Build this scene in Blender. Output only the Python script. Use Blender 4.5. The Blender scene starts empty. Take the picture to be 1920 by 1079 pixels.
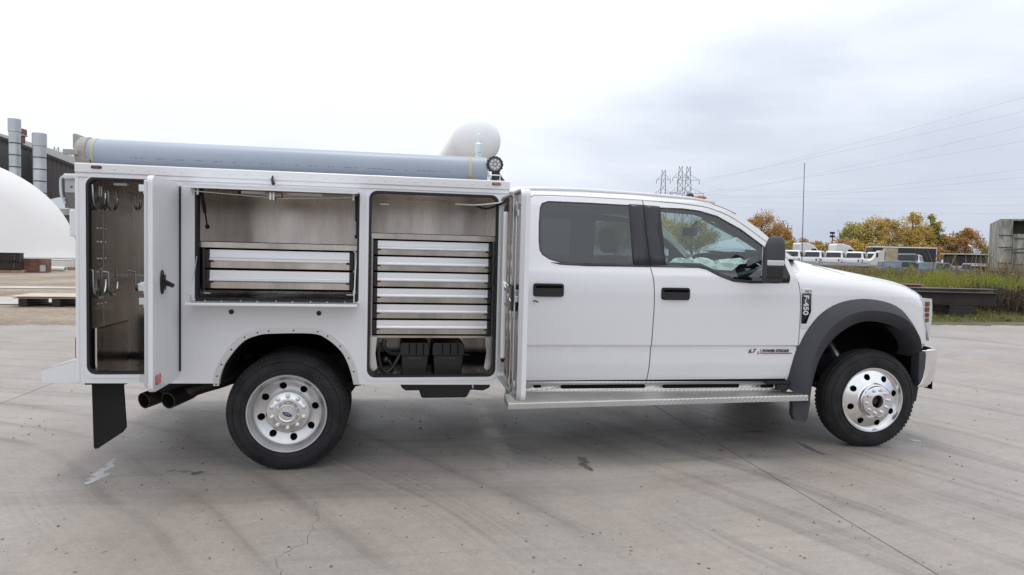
import bpy, bmesh, math, random
import numpy as np
from mathutils import Vector, Matrix
from mathutils.geometry import tessellate_polygon

SC = bpy.context.scene
COL = SC.collection
PI = math.pi
R_ = math.radians

# ------------------------------------------------------------------ camera
cam_d = bpy.data.cameras.new('camera')
cam = bpy.data.objects.new('camera', cam_d)
COL.objects.link(cam)
cam_d.sensor_width = 36.0
cam_d.lens = 24.0
cam_d.clip_start = 0.05
cam_d.clip_end = 4000.0
def cam_axes(yaw, pitch, roll):
    r = Vector((math.cos(yaw), math.sin(yaw), 0))
    w = Vector((-math.sin(yaw) * math.cos(pitch), math.cos(yaw) * math.cos(pitch), math.sin(pitch)))
    u = r.cross(w)
    c, s = math.cos(roll), math.sin(roll)
    return c * r + s * u, -s * r + c * u, w
cr, cu, cw = cam_axes(-0.173118, -0.050346, 0.024676)
cam.matrix_world = Matrix(((cr.x, cu.x, -cw.x, 0.6947), (cr.y, cu.y, -cw.y, -5.9344), (cr.z, cu.z, -cw.z, 1.5231), (0, 0, 0, 1)))
SC.camera = cam

# ------------------------------------------------------------------ world: overcast sky
SUN_EL, SUN_AZ = R_(80), R_(15)       # azimuth measured from +Y (behind the truck) towards -X
W = bpy.data.worlds.new('World')
SC.world = W
W.use_nodes = True
wn, wl = W.node_tree.nodes, W.node_tree.links
wn.clear()
w_out = wn.new('ShaderNodeOutputWorld')
w_bg = wn.new('ShaderNodeBackground')
w_bg.inputs['Strength'].default_value = 0.10
sky = wn.new('ShaderNodeTexSky')
sky.sky_type = 'NISHITA'
sky.sun_disc = False
sky.sun_elevation = SUN_EL
sky.sun_rotation = -SUN_AZ
sky.air_density = 1.0
sky.dust_density = 2.0
tc = wn.new('ShaderNodeTexCoord')
sep = wn.new('ShaderNodeSeparateXYZ')
wl.new(tc.outputs['Generated'], sep.inputs[0])
# cloud deck: brighter overhead, soft large rolls of grey
mp = wn.new('ShaderNodeMapping')
mp.inputs['Scale'].default_value = (1.0, 1.0, 3.2)
mp.inputs['Location'].default_value = (0.35, 0.2, 0.0)
wl.new(tc.outputs['Generated'], mp.inputs[0])
nz = wn.new('ShaderNodeTexNoise')
nz.inputs['Scale'].default_value = 1.7
nz.inputs['Detail'].default_value = 5.0
nz.inputs['Roughness'].default_value = 0.5
nz.inputs['Distortion'].default_value = 0.3
wl.new(mp.outputs[0], nz.inputs['Vector'])
def wmath(op, a, b=None, clamp=False):
    n = wn.new('ShaderNodeMath'); n.operation = op; n.use_clamp = clamp
    for i, v in enumerate((a, b)):
        if v is None: continue
        if isinstance(v, (int, float)): n.inputs[i].default_value = v
        else: wl.new(v, n.inputs[i])
    return n.outputs[0]
# thinner, greyer cloud bank lying low over the far right (towards +X), lighter deck elsewhere
bank = wmath('MULTIPLY', wmath('ADD', wmath('MULTIPLY', sep.outputs['X'], 0.9), 0.20), 0.15)
elev = wmath('ADD', wmath('SUBTRACT', sep.outputs['Z'], bank), wmath('MULTIPLY', wmath('SUBTRACT', nz.outputs['Fac'], 0.5), 0.55))
ramp = wn.new('ShaderNodeValToRGB')
cr_ = ramp.color_ramp
cr_.elements[0].position = 0.0
cr_.elements[0].color = (0.40, 0.46, 0.60, 1)
cr_.elements[1].position = 1.0
cr_.elements[1].color = (0.96, 0.98, 1.02, 1)
e = cr_.elements.new(0.30); e.color = (0.61, 0.655, 0.75, 1)
e = cr_.elements.new(0.46); e.color = (0.85, 0.89, 0.97, 1)
wl.new(wmath('ADD', wmath('MULTIPLY', elev, 1.35), 0.30, True), ramp.inputs[0])
zen = wmath('ADD', wmath('MULTIPLY', wmath('MAXIMUM', sep.outputs['Z'], 0.0), 4.5), 11.2)
cl = wn.new('ShaderNodeVectorMath'); cl.operation = 'SCALE'
wl.new(ramp.outputs[0], cl.inputs[0]); wl.new(zen, cl.inputs['Scale'])
mx = wn.new('ShaderNodeMix'); mx.data_type = 'RGBA'
mx.inputs['Factor'].default_value = 0.93
wl.new(sky.outputs[0], mx.inputs['A']); wl.new(cl.outputs[0], mx.inputs['B'])
wl.new(mx.outputs['Result'], w_bg.inputs['Color'])
wl.new(w_bg.outputs[0], w_out.inputs[0])

sun_d = bpy.data.lights.new('sun', 'SUN')
sun_d.energy = 1.0
sun_d.angle = R_(13)
sun_d.color = (1.0, 0.97, 0.93)
sun = bpy.data.objects.new('sun', sun_d)
COL.objects.link(sun)
sdir = Vector((-math.sin(SUN_AZ) * math.cos(SUN_EL), math.cos(SUN_AZ) * math.cos(SUN_EL), math.sin(SUN_EL)))
sun.rotation_euler = sdir.to_track_quat('Z', 'Y').to_euler()
sun.location = (0, 0, 30)

vs = SC.view_settings
vs.view_transform = 'Standard'
vs.look = 'None'
vs.exposure = 0.0
vs.gamma = 1.0
vs.use_curve_mapping = False
SC.cycles.max_bounces = 8
SC.cycles.transparent_max_bounces = 12
SC.cycles.sample_clamp_indirect = 6.0

# ------------------------------------------------------------------ materials
MATS = {}
def mat(name, col, rough=0.5, metal=0.0, spec=0.5, var=None, fine=None, bump=None, coat=0.0, stretch=None, rvar=0.0):
    """principled material; var=(scale, lo, hi) colour variation, fine=same at a small scale, bump=(scale, strength, distance)"""
    m = bpy.data.materials.new(name); m.use_nodes = True
    n, l = m.node_tree.nodes, m.node_tree.links
    b = n['Principled BSDF']
    b.inputs['Base Color'].default_value = (*col, 1)
    b.inputs['Roughness'].default_value = rough
    b.inputs['Metallic'].default_value = metal
    b.inputs['Specular IOR Level'].default_value = spec
    b.inputs['Coat Weight'].default_value = coat
    b.inputs['Coat Roughness'].default_value = 0.05
    if var or fine or bump or rvar:
        g = n.new('ShaderNodeNewGeometry')
        vec = g.outputs['Position']
        if stretch:
            mpn = n.new('ShaderNodeMapping'); mpn.inputs['Scale'].default_value = stretch
            l.new(vec, mpn.inputs[0]); vec = mpn.outputs[0]
        cur = None
        for vv in (var, fine):
            if not vv: continue
            t = n.new('ShaderNodeTexNoise'); t.inputs['Scale'].default_value = vv[0]; t.inputs['Detail'].default_value = 5
            l.new(vec, t.inputs['Vector'])
            mr = n.new('ShaderNodeMapRange'); mr.inputs['From Min'].default_value = 0.3; mr.inputs['From Max'].default_value = 0.7
            mr.inputs['To Min'].default_value = vv[1]; mr.inputs['To Max'].default_value = vv[2]
            l.new(t.outputs['Fac'], mr.inputs['Value'])
            if cur is None: cur = mr.outputs[0]
            else:
                mm = n.new('ShaderNodeMath'); mm.operation = 'MULTIPLY'
                l.new(cur, mm.inputs[0]); l.new(mr.outputs[0], mm.inputs[1]); cur = mm.outputs[0]
            last = t
        if cur is not None:
            sc = n.new('ShaderNodeVectorMath'); sc.operation = 'SCALE'
            sc.inputs[0].default_value = col
            l.new(cur, sc.inputs['Scale']); l.new(sc.outputs[0], b.inputs['Base Color'])
        if rvar:
            t = n.new('ShaderNodeTexNoise'); t.inputs['Scale'].default_value = 3.0; t.inputs['Detail'].default_value = 4
            l.new(vec, t.inputs['Vector'])
            mr = n.new('ShaderNodeMapRange'); mr.inputs['From Min'].default_value = 0.3; mr.inputs['From Max'].default_value = 0.7
            mr.inputs['To Min'].default_value = max(0.02, rough - rvar); mr.inputs['To Max'].default_value = rough + rvar
            l.new(t.outputs['Fac'], mr.inputs['Value']); l.new(mr.outputs[0], b.inputs['Roughness'])
        if bump:
            t = n.new('ShaderNodeTexNoise'); t.inputs['Scale'].default_value = bump[0]; t.inputs['Detail'].default_value = 4
            l.new(vec, t.inputs['Vector'])
            bp = n.new('ShaderNodeBump'); bp.inputs['Strength'].default_value = bump[1]; bp.inputs['Distance'].default_value = bump[2]
            l.new(t.outputs['Fac'], bp.inputs['Height']); l.new(bp.outputs[0], b.inputs['Normal'])
    MATS[name] = m
    return m

def glass(name, tint, dens=0.0, rough=0.0):
    """thin automotive glass: tinted see-through with a fresnel sheen"""
    m = bpy.data.materials.new(name); m.use_nodes = True
    n, l = m.node_tree.nodes, m.node_tree.links
    n.clear()
    o = n.new('ShaderNodeOutputMaterial')
    tr = n.new('ShaderNodeBsdfTransparent'); tr.inputs[0].default_value = (*tint, 1)
    gl = n.new('ShaderNodeBsdfGlossy'); gl.inputs['Roughness'].default_value = 0.02 + rough
    gl.inputs['Color'].default_value = (0.9, 0.95, 0.95, 1)
    fr = n.new('ShaderNodeFresnel'); fr.inputs[0].default_value = 1.5
    mr = n.new('ShaderNodeMath'); mr.operation = 'MULTIPLY_ADD'; mr.inputs[1].default_value = 1.35; mr.inputs[2].default_value = dens
    mxs = n.new('ShaderNodeMixShader')
    l.new(fr.outputs[0], mr.inputs[0]); l.new(mr.outputs[0], mxs.inputs[0])
    l.new(tr.outputs[0], mxs.inputs[1]); l.new(gl.outputs[0], mxs.inputs[2]); l.new(mxs.outputs[0], o.inputs[0])
    MATS[name] = m
    return m

def foliage(name, cols, trans=0.25):
    m = bpy.data.materials.new(name); m.use_nodes = True
    n, l = m.node_tree.nodes, m.node_tree.links
    b = n['Principled BSDF']; b.inputs['Roughness'].default_value = 0.7; b.inputs['Specular IOR Level'].default_value = 0.2
    g = n.new('ShaderNodeNewGeometry')
    t = n.new('ShaderNodeTexNoise'); t.inputs['Scale'].default_value = 0.45; t.inputs['Detail'].default_value = 3
    l.new(g.outputs['Position'], t.inputs['Vector'])
    a = n.new('ShaderNodeMath'); a.operation = 'MULTIPLY_ADD'; a.inputs[1].default_value = 0.55
    s = n.new('ShaderNodeMath'); s.operation = 'MULTIPLY_ADD'; s.inputs[1].default_value = 1.5; s.inputs[2].default_value = -0.53
    l.new(t.outputs['Fac'], s.inputs[0])
    l.new(g.outputs['Random Per Island'], a.inputs[0]); l.new(s.outputs[0], a.inputs[2])
    r = n.new('ShaderNodeValToRGB')
    els = r.color_ramp.elements
    while len(els) < len(cols): els.new(0.5)
    for i, c in enumerate(cols):
        els[i].position = i / (len(cols) - 1); els[i].color = (*c, 1)
    l.new(a.outputs[0], r.inputs[0])
    l.new(r.outputs[0], b.inputs['Base Color'])
    tl = n.new('ShaderNodeBsdfTranslucent'); l.new(r.outputs[0], tl.inputs[0])
    mxs = n.new('ShaderNodeMixShader'); mxs.inputs[0].default_value = trans
    l.new(b.outputs[0], mxs.inputs[1]); l.new(tl.outputs[0], mxs.inputs[2]); l.new(mxs.outputs[0], n['Material Output'].inputs[0])
    MATS[name] = m
    return m

mat('paint', (0.735, 0.74, 0.765), 0.20, coat=1.0, var=(1.2, 0.985, 1.0))
mat('body_paint', (0.735, 0.74, 0.76), 0.32, coat=0.25, var=(2.0, 0.97, 1.0), bump=(6, 0.02, 0.01))
mat('white_trim', (0.74, 0.75, 0.77), 0.38)
mat('aluminium', (0.53, 0.49, 0.45), 0.24, 1.0, var=(5.0, 0.72, 1.10), fine=(60, 0.93, 1.05), bump=(5, 0.03, 0.02), rvar=0.10, stretch=(1, 1, 0.12))  # stretched colour noise paints vertical reflection bands into the metal
mat('bright_aluminium', (0.66, 0.65, 0.64), 0.25, 1.0, var=(8, 0.92, 1.03), stretch=(0.2, 1, 1))
mat('drawer_face', (0.83, 0.84, 0.87), 0.34, 0.75, var=(10, 0.95, 1.02), stretch=(0.1, 1, 1))
mat('trim_aluminium', (0.62, 0.63, 0.64), 0.42, 0.9)
mat('zinc', (0.62, 0.68, 0.70), 0.3, 1.0)
mat('chrome', (0.86, 0.86, 0.87), 0.08, 1.0)
mat('wheel_alloy', (0.80, 0.80, 0.81), 0.16, 1.0, var=(14, 0.93, 1.03), rvar=0.04)
mat('wheel_alloy_dull', (0.62, 0.62, 0.63), 0.34, 0.9, var=(14, 0.9, 1.03))
mat('black_plastic', (0.008, 0.008, 0.009), 0.42, var=(8, 0.85, 1.15))
mat('flare_plastic', (0.042, 0.044, 0.053), 0.62, bump=(300, 0.08, 0.002), var=(5, 0.9, 1.1))
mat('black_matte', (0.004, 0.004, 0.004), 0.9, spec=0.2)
mat('pillar_black', (0.022, 0.022, 0.027), 0.4)
mat('seal_rubber', (0.009, 0.008, 0.011), 0.6)
mat('underbody', (0.012, 0.011, 0.011), 0.7, var=(12, 0.6, 1.4))
mat('exhaust_steel', (0.055, 0.048, 0.042), 0.5, 0.7, var=(20, 0.6, 1.3))
mat('mudflap_rubber', (0.007, 0.006, 0.006), 0.75, var=(20, 0.8, 1.3))
mat('red_lens', (0.45, 0.02, 0.03), 0.2, coat=0.5)
mat('dark_red_lens', (0.12, 0.01, 0.015), 0.2, coat=0.5)
mat('amber_lens', (0.36, 0.13, 0.045), 0.16, coat=0.8, var=(40, 0.7, 1.2))
mat('clear_lens', (0.62, 0.63, 0.64), 0.12, coat=1.0, metal=0.4)
mat('seat_cloth', (0.035, 0.036, 0.04), 0.9)
mat('dash_plastic', (0.03, 0.031, 0.034), 0.6)
mat('interior_grey', (0.16, 0.165, 0.17), 0.8)
mat('pvc_grey', (0.33, 0.38, 0.455), 0.42, var=(2.0, 0.93, 1.04), stretch=(0.4, 2, 2))
mat('pvc_cap', (0.36, 0.345, 0.32), 0.55, var=(14, 0.8, 1.1))
mat('print_ink', (0.15, 0.17, 0.21), 0.6)
mat('strap_webbing', (0.46, 0.44, 0.30), 0.8)
mat('led_glass', (0.55, 0.56, 0.58), 0.15, 0.3, coat=1.0)
mat('lamp_lens', (0.20, 0.20, 0.21), 0.12, 0.5, coat=1.0)
mat('badge_silver', (0.74, 0.75, 0.77), 0.35, 0.5)
mat('badge_black', (0.01, 0.01, 0.012), 0.25)
mat('badge_dark', (0.05, 0.045, 0.055), 0.3, 0.4)
mat('badge_red', (0.20, 0.05, 0.045), 0.4)
mat('logo_blue', (0.015, 0.04, 0.15), 0.2, coat=0.5)
mat('plastic_wrap', (0.75, 0.82, 0.80), 0.25)
mat('brass', (0.30, 0.26, 0.20), 0.4, 1.0)
glass('window_glass', (0.60, 0.72, 0.70), 0.03)
glass('tinted_glass', (0.14, 0.155, 0.17), 0.035)
glass('windshield_glass', (0.78, 0.86, 0.84), 0.02)

# tyre rubber with faint dust
mat('tyre_rubber', (0.012, 0.012, 0.013), 0.72, spec=0.35, var=(9, 0.7, 2.1), fine=(90, 0.85, 1.15))

# tread plate: raised diamonds from two crossed stretched wave sets
def tread_plate():
    m = mat('tread_plate', (0.56, 0.55, 0.53), 0.36, 1.0, var=(3, 0.86, 1.05))
    n, l = m.node_tree.nodes, m.node_tree.links
    g = n.new('ShaderNodeNewGeometry'); sp = n.new('ShaderNodeSeparateXYZ'); l.new(g.outputs['Position'], sp.inputs[0])
    def mth(op, a, b=None):
        q = n.new('ShaderNodeMath'); q.operation = op
        for i, v in enumerate((a, b)):
            if v is None: continue
            if isinstance(v, (int, float)): q.inputs[i].default_value = v
            else: l.new(v, q.inputs[i])
        return q.outputs[0]
    s2 = mth('ADD', sp.outputs['Y'], sp.outputs['Z'])
    px, py = mth('MULTIPLY', sp.outputs['X'], 170.0), mth('MULTIPLY', s2, 170.0)
    a = mth('MULTIPLY', mth('SINE', mth('ADD', px, py)), mth('SINE', mth('MULTIPLY', mth('SUBTRACT', px, py), 0.5)))
    h = mth('POWER', mth('ABSOLUTE', a), 1.5)
    bp = n.new('ShaderNodeBump'); bp.inputs['Strength'].default_value = 0.6; bp.inputs['Distance'].default_value = 0.004
    l.new(h, bp.inputs['Height']); l.new(bp.outputs[0], n['Principled BSDF'].inputs['Normal'])
tread_plate()

# ------------------------------------------------------------------ mesh helpers
def tag(o, label=None, cat=None, group=None, kind=None):
    if label: o['label'] = label
    if cat: o['category'] = cat
    if group: o['group'] = group
    if kind: o['kind'] = kind
    return o

def empty(name, loc=(0, 0, 0), rz=0.0, parent=None):
    o = bpy.data.objects.new(name, None); COL.objects.link(o)
    o.empty_display_size = 0.2
    o.location = loc; o.rotation_euler = (0, 0, rz)
    if parent: o.parent = parent
    return o

def finish(me, name, m, parent, bevel=0.0, smooth=False, solid=0.0, seg=2, angle=35):
    if isinstance(m, str): m = MATS[m]
    me.materials.append(m)
    if smooth:
        me.shade_smooth()
        try: me.set_sharp_from_angle(angle=R_(angle))
        except Exception: pass
    o = bpy.data.objects.new(name, me); COL.objects.link(o)
    if parent: o.parent = parent
    if solid:
        s = o.modifiers.new('thickness', 'SOLIDIFY'); s.thickness = solid; s.offset = -1
    if bevel:
        b = o.modifiers.new('bevel', 'BEVEL'); b.width = bevel; b.segments = seg; b.limit_method = 'ANGLE'; b.angle_limit = R_(40)
        b.harden_normals = smooth
    return o

class MB:
    def __init__(s): s.v = []; s.f = []
    def add(s, v, f):
        k = len(s.v); s.v += [tuple(q) for q in v]; s.f += [tuple(i + k for i in q) for q in f]; return s
    def box(s, x0, x1, y0, y1, z0, z1):
        v = [(x, y, z) for x in (x0, x1) for y in (y0, y1) for z in (z0, z1)]
        return s.add(v, [(0, 1, 3, 2), (4, 6, 7, 5), (0, 4, 5, 1), (2, 3, 7, 6), (0, 2, 6, 4), (1, 5, 7, 3)])
    def obox(s, c, half, M):
        v = [Vector(c) + M @ Vector((x * half[0], y * half[1], z * half[2])) for x in (-1, 1) for y in (-1, 1) for z in (-1, 1)]
        return s.add(v, [(0, 1, 3, 2), (4, 6, 7, 5), (0, 4, 5, 1), (2, 3, 7, 6), (0, 2, 6, 4), (1, 5, 7, 3)])
    def bar(s, p, q, w, h=None):
        """square bar between two points"""
        h = h or w
        p, q = Vector(p), Vector(q); d = q - p
        M = d.to_track_quat('Z', 'Y').to_matrix()
        return s.obox((p + q) / 2, (w / 2, h / 2, d.length / 2), M)
    def tube(s, pts, r, n=10, caps=True):
        pts = [Vector(p) for p in pts]; N = len(pts)
        rr = [float(q) for q in r] if isinstance(r, (list, tuple)) else [float(r)] * N
        ref = None; k = len(s.v)
        for i, p in enumerate(pts):
            t = (pts[min(i + 1, N - 1)] - pts[max(i - 1, 0)]).normalized()
            if ref is None:
                ref = t.orthogonal().normalized()
            ref = (ref - t * ref.dot(t)).normalized()
            b = t.cross(ref)
            for j in range(n):
                a = 2 * PI * j / n
                s.v.append(tuple(p + rr[i] * (math.cos(a) * ref + math.sin(a) * b)))
        for i in range(N - 1):
            for j in range(n):
                a, b2 = k + i * n + j, k + i * n + (j + 1) % n
                s.f.append((a, b2, b2 + n, a + n))
        if caps:
            s.f.append(tuple(k + j for j in reversed(range(n))))
            s.f.append(tuple(k + (N - 1) * n + j for j in range(n)))
        return s
    def lathe(s, prof, c=(0, 0, 0), n=48, axis='Y', closed=False):
        """prof: list of (radius, height along axis)"""
        k = len(s.v); P = len(prof)
        for j in range(n):
            a = 2 * PI * j / n; ca, sa = math.cos(a), math.sin(a)
            for r, h in prof:
                if axis == 'Y': q = (c[0] + r * ca, c[1] + h, c[2] + r * sa)
                elif axis == 'X': q = (c[0] + h, c[1] + r * ca, c[2] + r * sa)
                else: q = (c[0] + r * ca, c[1] + r * sa, c[2] + h)
                s.v.append(q)
        L = P if closed else P - 1
        for j in range(n):
            for i in range(L):
                a, b = k + j * P + i, k + j * P + (i + 1) % P
                a2, b2 = k + ((j + 1) % n) * P + i, k + ((j + 1) % n) * P + (i + 1) % P
                s.f.append((a, b, b2, a2))
        return s
    def prism(s, outline, d0, d1, plane='XZ'):
        """outline polygon (2d) extruded along the third axis"""
        n = len(outline)
        def P(a, b, d):
            return (a, d, b) if plane == 'XZ' else ((d, a, b) if plane == 'YZ' else (a, b, d))
        v = [P(a, b, d0) for a, b in outline] + [P(a, b, d1) for a, b in outline]
        f = [(i, (i + 1) % n, (i + 1) % n + n, i + n) for i in range(n)]
        k = len(s.v); s.v += v; s.f += [tuple(i + k for i in q) for q in f]
        for t in tessellate_polygon([[Vector((a, b, 0)) for a, b in outline]]):
            s.f.append(tuple(k + i for i in t)); s.f.append(tuple(k + n + i for i in reversed(t)))
        return s
    def grid(s, rows):
        k = len(s.v); n = len(rows[0])
        for r in rows: s.v += [tuple(q) for q in r]
        for i in range(len(rows) - 1):
            for j in range(n - 1):
                s.f.append((k + i * n + j, k + i * n + j + 1, k + (i + 1) * n + j + 1, k + (i + 1) * n + j))
        return s
    def sphere(s, c, r, nu=16, nv=10, sq=(1, 1, 1)):
        rows = []
        for i in range(nv + 1):
            th = PI * i / nv
            rows.append([(c[0] + r * sq[0] * math.sin(th) * math.cos(2 * PI * j / nu), c[1] + r * sq[1] * math.sin(th) * math.sin(2 * PI * j / nu), c[2] + r * sq[2] * math.cos(th)) for j in range(nu + 1)])
        return s.grid(rows)
    def mesh(s, name, recalc=True):
        me = bpy.data.meshes.new(name); me.from_pydata(s.v, [], s.f); me.validate(); 
        if recalc:
            bm = bmesh.new(); bm.from_mesh(me)
            bmesh.ops.remove_doubles(bm, verts=bm.verts, dist=1e-6)
            bmesh.ops.recalc_face_normals(bm, faces=bm.faces); bm.to_mesh(me); bm.free()
        return me
    def build(s, name, m, parent=None, bevel=0.0, smooth=False, solid=0.0, seg=2, angle=35, recalc=True):
        return finish(s.mesh(name, recalc), name, m, parent, bevel, smooth, solid, seg, angle)

def rrect(x0, x1, z0, z1, r, n=6):
    pts = []
    for cx, cz, a0 in ((x1 - r, z1 - r, 0), (x0 + r, z1 - r, 90), (x0 + r, z0 + r, 180), (x1 - r, z0 + r, 270)):
        for i in range(n + 1):
            a = R_(a0 + 90 * i / n); pts.append((cx + r * math.cos(a), cz + r * math.sin(a)))
    return pts

def smooth_line(pts, n=6, closed=False):
    """catmull-rom through the points"""
    P = [Vector((*p, 0)) if len(p) == 2 else Vector(p) for p in pts]; d = len(pts[0]); N = len(P); out = []
    for i in range(N if closed else N - 1):
        if closed: a, b, c, e = P[i - 1], P[i], P[(i + 1) % N], P[(i + 2) % N]
        else: a, b, c, e = P[max(i - 1, 0)], P[i], P[i + 1], P[min(i + 2, N - 1)]
        for k in range(n):
            t = k / n
            q = 0.5 * ((2 * b) + (c - a) * t + (2 * a - 5 * b + 4 * c - e) * t * t + (3 * b - a - 3 * c + e) * t ** 3)
            out.append(tuple(q[:d]))
    if not closed: out.append(tuple(P[-1][:d]))
    return out

def plate(name, outline, holes, yfun, m, parent, thick=0.02, cuts_x=(), cuts_z=(), bevel=0.0, smooth=True, flip=False):
    """sheet in the XZ plane with holes, bent to y=yfun(x,z), facing -Y, given a thickness inwards"""
    loops = [[Vector((a, b, 0)) for a, b in outline]] + [[Vector((a, b, 0)) for a, b in h] for h in holes]
    pts = [q for L in loops for q in L]
    tris = tessellate_polygon(loops)
    bm = bmesh.new()
    vv = [bm.verts.new((q.x, 0, q.y)) for q in pts]
    for t in tris:
        try: bm.faces.new([vv[i] for i in t])
        except ValueError: pass
    for cx in cuts_x:
        bmesh.ops.bisect_plane(bm, geom=bm.verts[:] + bm.edges[:] + bm.faces[:], plane_co=(cx, 0, 0), plane_no=(1, 0, 0), dist=1e-5)
    for cz in cuts_z:
        bmesh.ops.bisect_plane(bm, geom=bm.verts[:] + bm.edges[:] + bm.faces[:], plane_co=(0, 0, cz), plane_no=(0, 0, 1), dist=1e-5)
    bmesh.ops.dissolve_degenerate(bm, dist=1e-5, edges=bm.edges[:])
    bm.normal_update()
    for f in bm.faces:
        if f.normal.y > 0: f.normal_flip()
    for v in bm.verts: v.co.y = yfun(v.co.x, v.co.z) if callable(yfun) else yfun
    me = bpy.data.meshes.new(name); bm.to_mesh(me); bm.free()
    return finish(me, name, m, parent, bevel, smooth, thick)

def text_mesh(s, size, org, xd, yd, depth, m, name, parent, shear=0.0, sx=1.0, bold=0.0):
    cu_ = bpy.data.curves.new('txt', 'FONT'); cu_.body = s; cu_.size = size; cu_.extrude = depth; cu_.shear = shear; cu_.offset = bold
    to = bpy.data.objects.new('txt', cu_)
    COL.objects.link(to)
    dg = bpy.context.evaluated_depsgraph_get()
    me = bpy.data.meshes.new_from_object(to.evaluated_get(dg))
    bpy.data.objects.remove(to)
    xd, yd = Vector(xd), Vector(yd); zd = xd.cross(yd)
    for v in me.vertices:
        c = v.co.copy(); v.co = Vector(org) + xd * c.x * sx + yd * c.y + zd * c.z
    me.name = name
    me.materials.clear()
    return finish(me, name, m, parent)

def dup(o, parent=None, mirror=False):
    c = o.copy(); COL.objects.link(c); c.parent = parent
    if mirror: c.scale = (1, -1, 1)
    return c
def dup_tree(root, loc, rz, label=None, scale=None):
    r = root.copy(); COL.objects.link(r); r.location = loc; r.rotation_euler = (0, 0, rz)
    if scale: r.scale = scale
    if label: r['label'] = label
    for ch in list(root.children):
        c = ch.copy(); COL.objects.link(c); c.parent = r
        for g in list(ch.children):
            d = g.copy(); COL.objects.link(d); d.parent = c
    return r
def lerp(xs, ys): return lambda x: float(np.interp(x, xs, ys))

# ------------------------------------------------------------------ ground
def edge_y(x): return 7.9 + 0.055 * (x + 6.0)
def sstep(t): t = max(0.0, min(1.0, t)); return t * t * (3 - 2 * t)
def ground_z(x, y):
    return -0.03 + 0.75 * sstep((y - edge_y(x) - 1.0) / 16.0) * sstep((x - 4.0) / 8.0) + 0.9 * sstep((y - 60) / 60.0) * sstep((x - 20.0) / 30.0)

def mat_graph(name):
    m = bpy.data.materials.new(name); m.use_nodes = True; MATS[name] = m
    n, l = m.node_tree.nodes, m.node_tree.links
    class H: pass
    h = H(); h.n, h.l, h.b = n, l, n['Principled BSDF']
    g = n.new('ShaderNodeNewGeometry'); h.pos = g.outputs['Position']
    def mth(op, a, b=None, c=None, clamp=False):
        q = n.new('ShaderNodeMath'); q.operation = op; q.use_clamp = clamp
        for i, v in enumerate((a, b, c)):
            if v is None: continue
            if isinstance(v, (int, float)): q.inputs[i].default_value = v
            else: l.new(v, q.inputs[i])
        return q.outputs[0]
    def noise(scale, detail=5, vec=None, dim='3D', rough=0.55, w=None, dist=0.0):
        q = n.new('ShaderNodeTexNoise'); q.noise_dimensions = dim
        q.inputs['Scale'].default_value = scale; q.inputs['Detail'].default_value = detail; q.inputs['Roughness'].default_value = rough
        q.inputs['Distortion'].default_value = dist
        if dim != '1D': l.new(vec or h.pos, q.inputs['Vector'])
        if w is not None: l.new(w, q.inputs['W'])
        return q.outputs['Fac']
    def rng(v, a, b, lo, hi):
        q = n.new('ShaderNodeMapRange'); q.inputs['From Min'].default_value = a; q.inputs['From Max'].default_value = b
        q.inputs['To Min'].default_value = lo; q.inputs['To Max'].default_value = hi; l.new(v, q.inputs['Value']); return q.outputs[0]
    def mix(f, a, b):
        q = n.new('ShaderNodeMix'); q.data_type = 'RGBA'
        if isinstance(f, (int, float)): q.inputs['Factor'].default_value = f
        else: l.new(f, q.inputs['Factor'])
        for k, v in (('A', a), ('B', b)):
            if isinstance(v, tuple): q.inputs[k].default_value = (*v, 1)
            else: l.new(v, q.inputs[k])
        return q.outputs['Result']
    def scale(c, f):
        q = n.new('ShaderNodeVectorMath'); q.operation = 'SCALE'
        if isinstance(c, tuple): q.inputs[0].default_value = c
        else: l.new(c, q.inputs[0])
        l.new(f, q.inputs['Scale']); return q.outputs[0]
    def bump(hh, st, d):
        q = n.new('ShaderNodeBump'); q.inputs['Strength'].default_value = st; q.inputs['Distance'].default_value = d
        l.new(hh, q.inputs['Height']); l.new(q.outputs[0], h.b.inputs['Normal'])
    h.m, h.noise, h.rng, h.mix, h.scale, h.bump = mth, noise, rng, mix, scale, bump
    sp = n.new('ShaderNodeSeparateXYZ'); l.new(h.pos, sp.inputs[0])
    h.x, h.y, h.z = sp.outputs
    return h

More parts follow.
